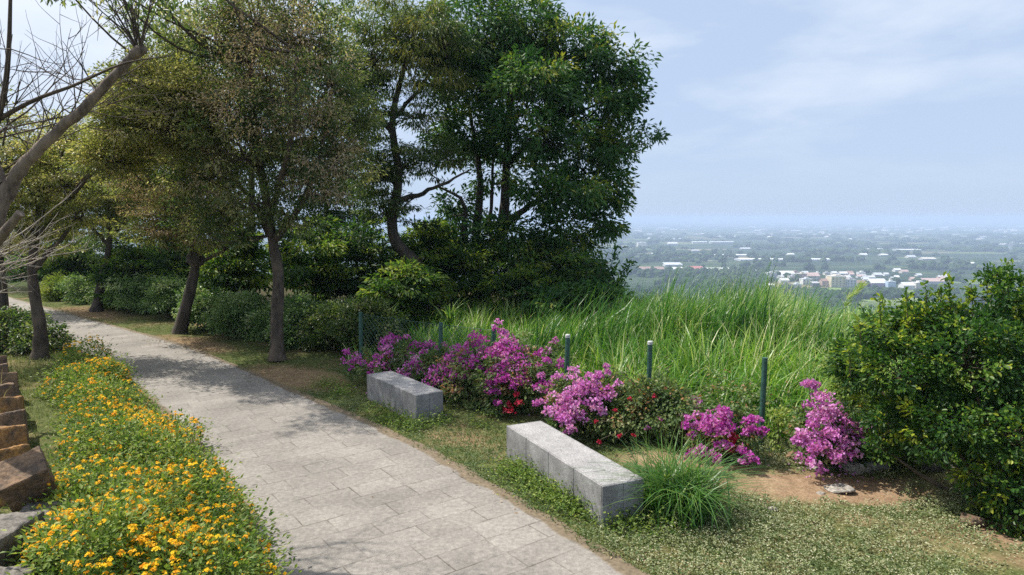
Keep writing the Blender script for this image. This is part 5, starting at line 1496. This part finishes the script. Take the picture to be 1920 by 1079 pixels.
VH = [  # x0,x1,ybase,hpx,wall,roof,kind,label,windows
    (1558, 1586, 539, 21, 'yellow', 'cream', 'flat', 'pale yellow three storey block beside the green field', True),
    (1587, 1606, 539, 15, 'silver', 'grey', 'flat', 'grey block next to the pale yellow block', True),
    (1607, 1626, 538, 12, 'grey', 'rust', 'gable', 'grey house with a dull pink roof right of the yellow block', False),
    (1541, 1557, 538, 15, 'pink', 'rust', 'gable', 'pink house left of the pale yellow block', True),
    (1633, 1664, 538, 13, 'purple', 'white', 'gable', 'mauve house under a broad white roof', True),
    (1665, 1680, 539, 11, 'blue', 'silver', 'flat', 'small light blue house next to the mauve one', False),
    (1694, 1716, 543, 13, 'white', 'white', 'gable', 'white house left of the long pink roof', False),
    (1717, 1738, 541, 11, 'cream', 'white', 'flat', 'cream house in front of the long pink roof', False),
    (1732, 1778, 533, 9, 'silver', 'pink', 'gable', 'long low building with a pink roof', False),
    (1457, 1491, 518, 8, 'cream', 'white', 'gable', 'bright white long roof at the left of the village', False),
    (1439, 1457, 521, 9, 'grey', 'grey', 'flat', 'grey house at the left end of the village', False),
    (1403, 1418, 512, 7, 'silver', 'silver', 'gable', 'lone silver shed left of the village', False),
    (1497, 1513, 527, 14, 'pink', 'cream', 'flat', 'pinkish house in the village middle', True),
    (1514, 1537, 526, 14, 'cream', 'pink', 'gable', 'cream house with orange pink roof', True),
    (1505, 1524, 534, 11, 'white', 'silver', 'flat', 'white house with balconies above the green field', True),
    (1524, 1537, 538, 9, 'dark', 'grey', 'shed', 'dark shed at the edge of the green field', False),
    (1464, 1480, 531, 9, 'white', 'white', 'gable', 'white gabled house at the village left', False),
    (1481, 1496, 526, 8, 'cream', 'grey', 'flat', 'cream house with flat grey roof', False),
    (1439, 1453, 540, 7, 'silver', 'white', 'shed', 'white shed roof below the village among trees', False),
    (1469, 1487, 542, 8, 'pink', 'rust', 'gable', 'pink walled house beside the brown plot', False),
    (1488, 1503, 541, 8, 'cream', 'silver', 'flat', 'small cream house beside the brown plot', False),
    (1576, 1590, 516, 5, 'silver', 'white', 'gable', 'white roof behind the yellow block', False),
    (1640, 1655, 519, 6, 'cream', 'silver', 'gable', 'cream shed behind the mauve house', False),
    (1678, 1690, 510, 6, 'white', 'white', 'gable', 'white farmhouse in the orchard above the village', False),
    (1691, 1704, 513, 6, 'cream', 'pink', 'gable', 'farmhouse with pink roof in the orchard', False),
    (1247, 1280, 500, 6, 'silver', 'silver', 'shed', 'silver shed left of the red roof', False),
    (1259, 1282, 508, 5, 'white', 'white', 'gable', 'low white shed in front of the red roof', False),
    (1294, 1319, 509, 8, 'rust', 'red', 'gable', 'factory shed with the brightest red roof', False),
    (1320, 1377, 511, 7, 'cream', 'white', 'gable', 'long white roofed works right of the red roof', False),
    (1200, 1246, 509, 7, 'rust', 'rust', 'gable', 'long brown red shed at the left of the valley', False),
    (1196, 1212, 462, 7, 'white', 'white', 'flat', 'bright white building beside the overhanging tree', False),
    (1253, 1271, 460, 5, 'silver', 'white', 'gable', 'white hall left of the two far long sheds', False),
    (1299, 1326, 457, 4, 'silver', 'white', 'arch', 'left one of two far long white sheds', False),
    (1332, 1376, 457, 4, 'silver', 'white', 'arch', 'right one of two far long white sheds', False),
    (1614, 1627, 481, 5, 'cream', 'white', 'gable', 'cream farmhouse above the village centre', False),
    (1652, 1666, 480, 3, 'silver', 'white', 'gable', 'white shed in mid valley', False),
    (1703, 1718, 484, 4, 'cream', 'silver', 'gable', 'pale shed in the orchard at the right', False),
    (1730, 1756, 488, 4, 'grey', 'cream', 'gable', 'dull cream shed in the orchard right', False),
    (1787, 1800, 497, 4, 'silver', 'silver', 'gable', 'small silver shed left of a bright white one', False),
    (1812, 1834, 498, 5, 'silver', 'white', 'gable', 'bright white shed above the glossy bush', False),
    (1120, 1152, 502, 8, 'rust', 'rust', 'gable', 'rusty roofed shed glimpsed between tree and sapling', False),
    (1390, 1408, 468, 2.5, 'grey', 'silver', 'gable', 'silver shed row behind the long greenhouse', False),
    (1478, 1490, 479, 3, 'cream', 'white', 'gable', 'white farmhouse right of the long greenhouses', False),
    (1298, 1312, 472, 3, 'silver', 'grey', 'gable', 'grey shed in the dark orchard', False),
    (1222, 1228, 478, 3, 'white', 'white', 'gable', 'tiny white hut at the left of the valley', False)]
for (x0, x1, yb, hp, wa, ro, kd, lab, win) in VH:
    house('house' if yb > 505 and x0 > 1430 else 'shed', lab, 'house' if yb > 505 and x0 > 1430 else 'shed', x0, x1, yb, hp, wa, ro, kd, windows=win, rot=0.05)

# smaller village houses that fill the rows, then far sheds that read as pale specks
for k in range(34):
    x = random.uniform(1450, 1800); y = random.uniform(514, 528)
    house('house', 'small pale village house half hidden among its neighbours', 'house', x, x + random.uniform(7, 13), y, random.uniform(4, 7), random.choice(['white', 'cream', 'grey', 'pink', 'silver']), random.choice(['white', 'silver', 'rust', 'grey', 'pink', 'white']), random.choice(['gable', 'flat', 'gable']), group='small village houses')
far = []
for k in range(120):
    y = random.choice([425.5, 426.5, 427.5, 428.5, 430, 432, 434, 437, 441, 446, 450]) + random.uniform(-.5, .5)
    x = random.uniform(1170, 1915)
    far.append((x, y, random.uniform(4, 16) * (1 if y < 435 else .6)))
for (x, y, w_) in far:
    house('shed', 'pale far building in the hazy plain', 'shed', x, x + w_, y, 1.3 + (y - 424) * .06, random.choice(['silver', 'white', 'grey']), random.choice(['white', 'silver', 'white', 'grey']), random.choice(['gable', 'arch']), depth=25, group='pale far buildings in the plain')

# long greenhouses
GH = [(1342, 1424, 481, 3, 'upper long pale greenhouse in mid valley'), (1388, 1566, 490, 4.2, 'longest white greenhouse in mid valley'), (1688, 1728, 471, 3, 'bright white greenhouse in the right valley'), (1633, 1656, 469, 2, 'short thin greenhouse left of the bright one'), (1884, 1925, 460, 3, 'white greenhouse at the right edge of the valley'), (1385, 1430, 437, 1.6, 'far thin greenhouse left'), (1420, 1458, 440.5, 1.6, 'far thin greenhouse right of the first'), (1812, 1850, 433, 1.6, 'far thin greenhouse at the right'), (1890, 1925, 433, 1.6, 'far thin greenhouse touching the right edge')]
for (x0, x1, y, hp, lab) in GH:
    house('greenhouse', lab, 'greenhouse', x0, x1, y, hp, 'silver', 'white', 'arch', depth=40, rot=0.0)

# green field in front of the village
m = MB()
c0 = [vp(x, y) for (x, y) in [(1480, 560), (1640, 566), (1612, 541), (1560, 540), (1500, 545)]]
m.mixed(np.array(c0 + [np.mean(c0, 0)]) + np.array([0, 0, .15]), [[i, (i + 1) % 5, 5] for i in range(5)])
tag(m.build('field', plain_mat('meadow', (.16, .24, .06), .9, .4, .05)), kind='structure')
m = MB()
c0 = [vp(x, y) for (x, y) in [(1470, 552), (1500, 552), (1500, 545), (1475, 545)]]
m.mixed(np.array(c0) + np.array([0, 0, .3]), [[0, 1, 2, 3]])
tag(m.build('field', plain_mat('fallow', (.3, .2, .13), .9, .3, .05)), kind='structure')

# single round trees standing among the village houses
for k, (x, y, r) in enumerate([(1478, 528, 6), (1581, 549, 7), (1608, 546, 7), (1622, 549, 6), (1654, 546, 6), (1432, 532, 8), (1418, 526, 8), (1398, 528, 9), (1445, 530, 7), (1360, 528, 9), (1335, 522, 9), (1625, 512, 5), (1550, 553, 4), (1544, 551, 3), (1690, 549, 6)]):
    p0 = vp(x, y); rr = r * p0[1] / F_PX
    root = empty('tree', p0, 'round dark tree among the village houses', 'tree', 'round dark trees by the village')
    m = MB(); tube(m, [p0 - [0, 0, .5], p0 + [0, 0, rr * .8]], [rr * .08, rr * .05], 6); m.build('trunk', M['bark_dark'], root)
    m = MB()
    C = p0 + rng.normal(0, .35, (9, 3)) * rr * np.array([1, 1, .4]) + np.array([0, 0, rr * .35])
    lumps(m, C, np.full(9, rr * .55), np.full(9, rr * .5), rng.uniform(.2, .6, 9))
    m.build('crown', M['valley_tree'], root)

# ------------------------------------------------------------------ haze
hz = bpy.data.materials.new('haze')
hz.use_nodes = True
t = hz.node_tree
for n in list(t.nodes): t.nodes.remove(n)
pv = N(t, 'ShaderNodeVolumePrincipled', ins={'Density': 3.0e-4, 'Color': (0.55, 0.685, 0.95, 1), 'Anisotropy': 0.0})
oo = N(t, 'ShaderNodeOutputMaterial')
t.links.new(pv.outputs[0], oo.inputs['Volume'])
m = MB()
X, Z0, Z1 = 31000.0, PLAIN_Z - 1.0, 15.0
V = np.array([(x, y, z) for z in (Z0, Z1) for (x, y) in ((-X, -X), (X, -X), (X, X), (-X, X))])
m.add(V, np.array([[3, 2, 1, 0], [4, 5, 6, 7], [0, 1, 5, 4], [1, 2, 6, 5], [2, 3, 7, 6], [3, 0, 4, 7]]))
tag(m.build('haze', hz), 'pale blue haze over the valley', 'haze', kind='stuff')

# thin smoke rising from a field fire at the right of the valley
sm = bpy.data.materials.new('smoke')
sm.use_nodes = True
t = sm.node_tree
for n in list(t.nodes): t.nodes.remove(n)
pv = N(t, 'ShaderNodeVolumePrincipled', ins={'Density': 0.022, 'Color': (0.85, 0.9, 1.0, 1)})
oo = N(t, 'ShaderNodeOutputMaterial')
t.links.new(pv.outputs[0], oo.inputs['Volume'])
m = MB()
p0 = vp(1889, 480); k = p0[1] / F_PX
sp = curve_pts([p0, p0 + np.array([4, 0, 10]) * k, p0 + np.array([7, 5, 18]) * k, p0 + np.array([18, 10, 27]) * k], 10)
tube(m, sp, np.array([1, 1.6, 2.0, 2.6, 3.0, 3.2, 4.0, 4.4, 4.0, 1.5]) * k, 10)
tag(m.build('smoke', sm, smooth=True), 'thin white smoke column rising from the plain at the right', 'smoke', kind='stuff')
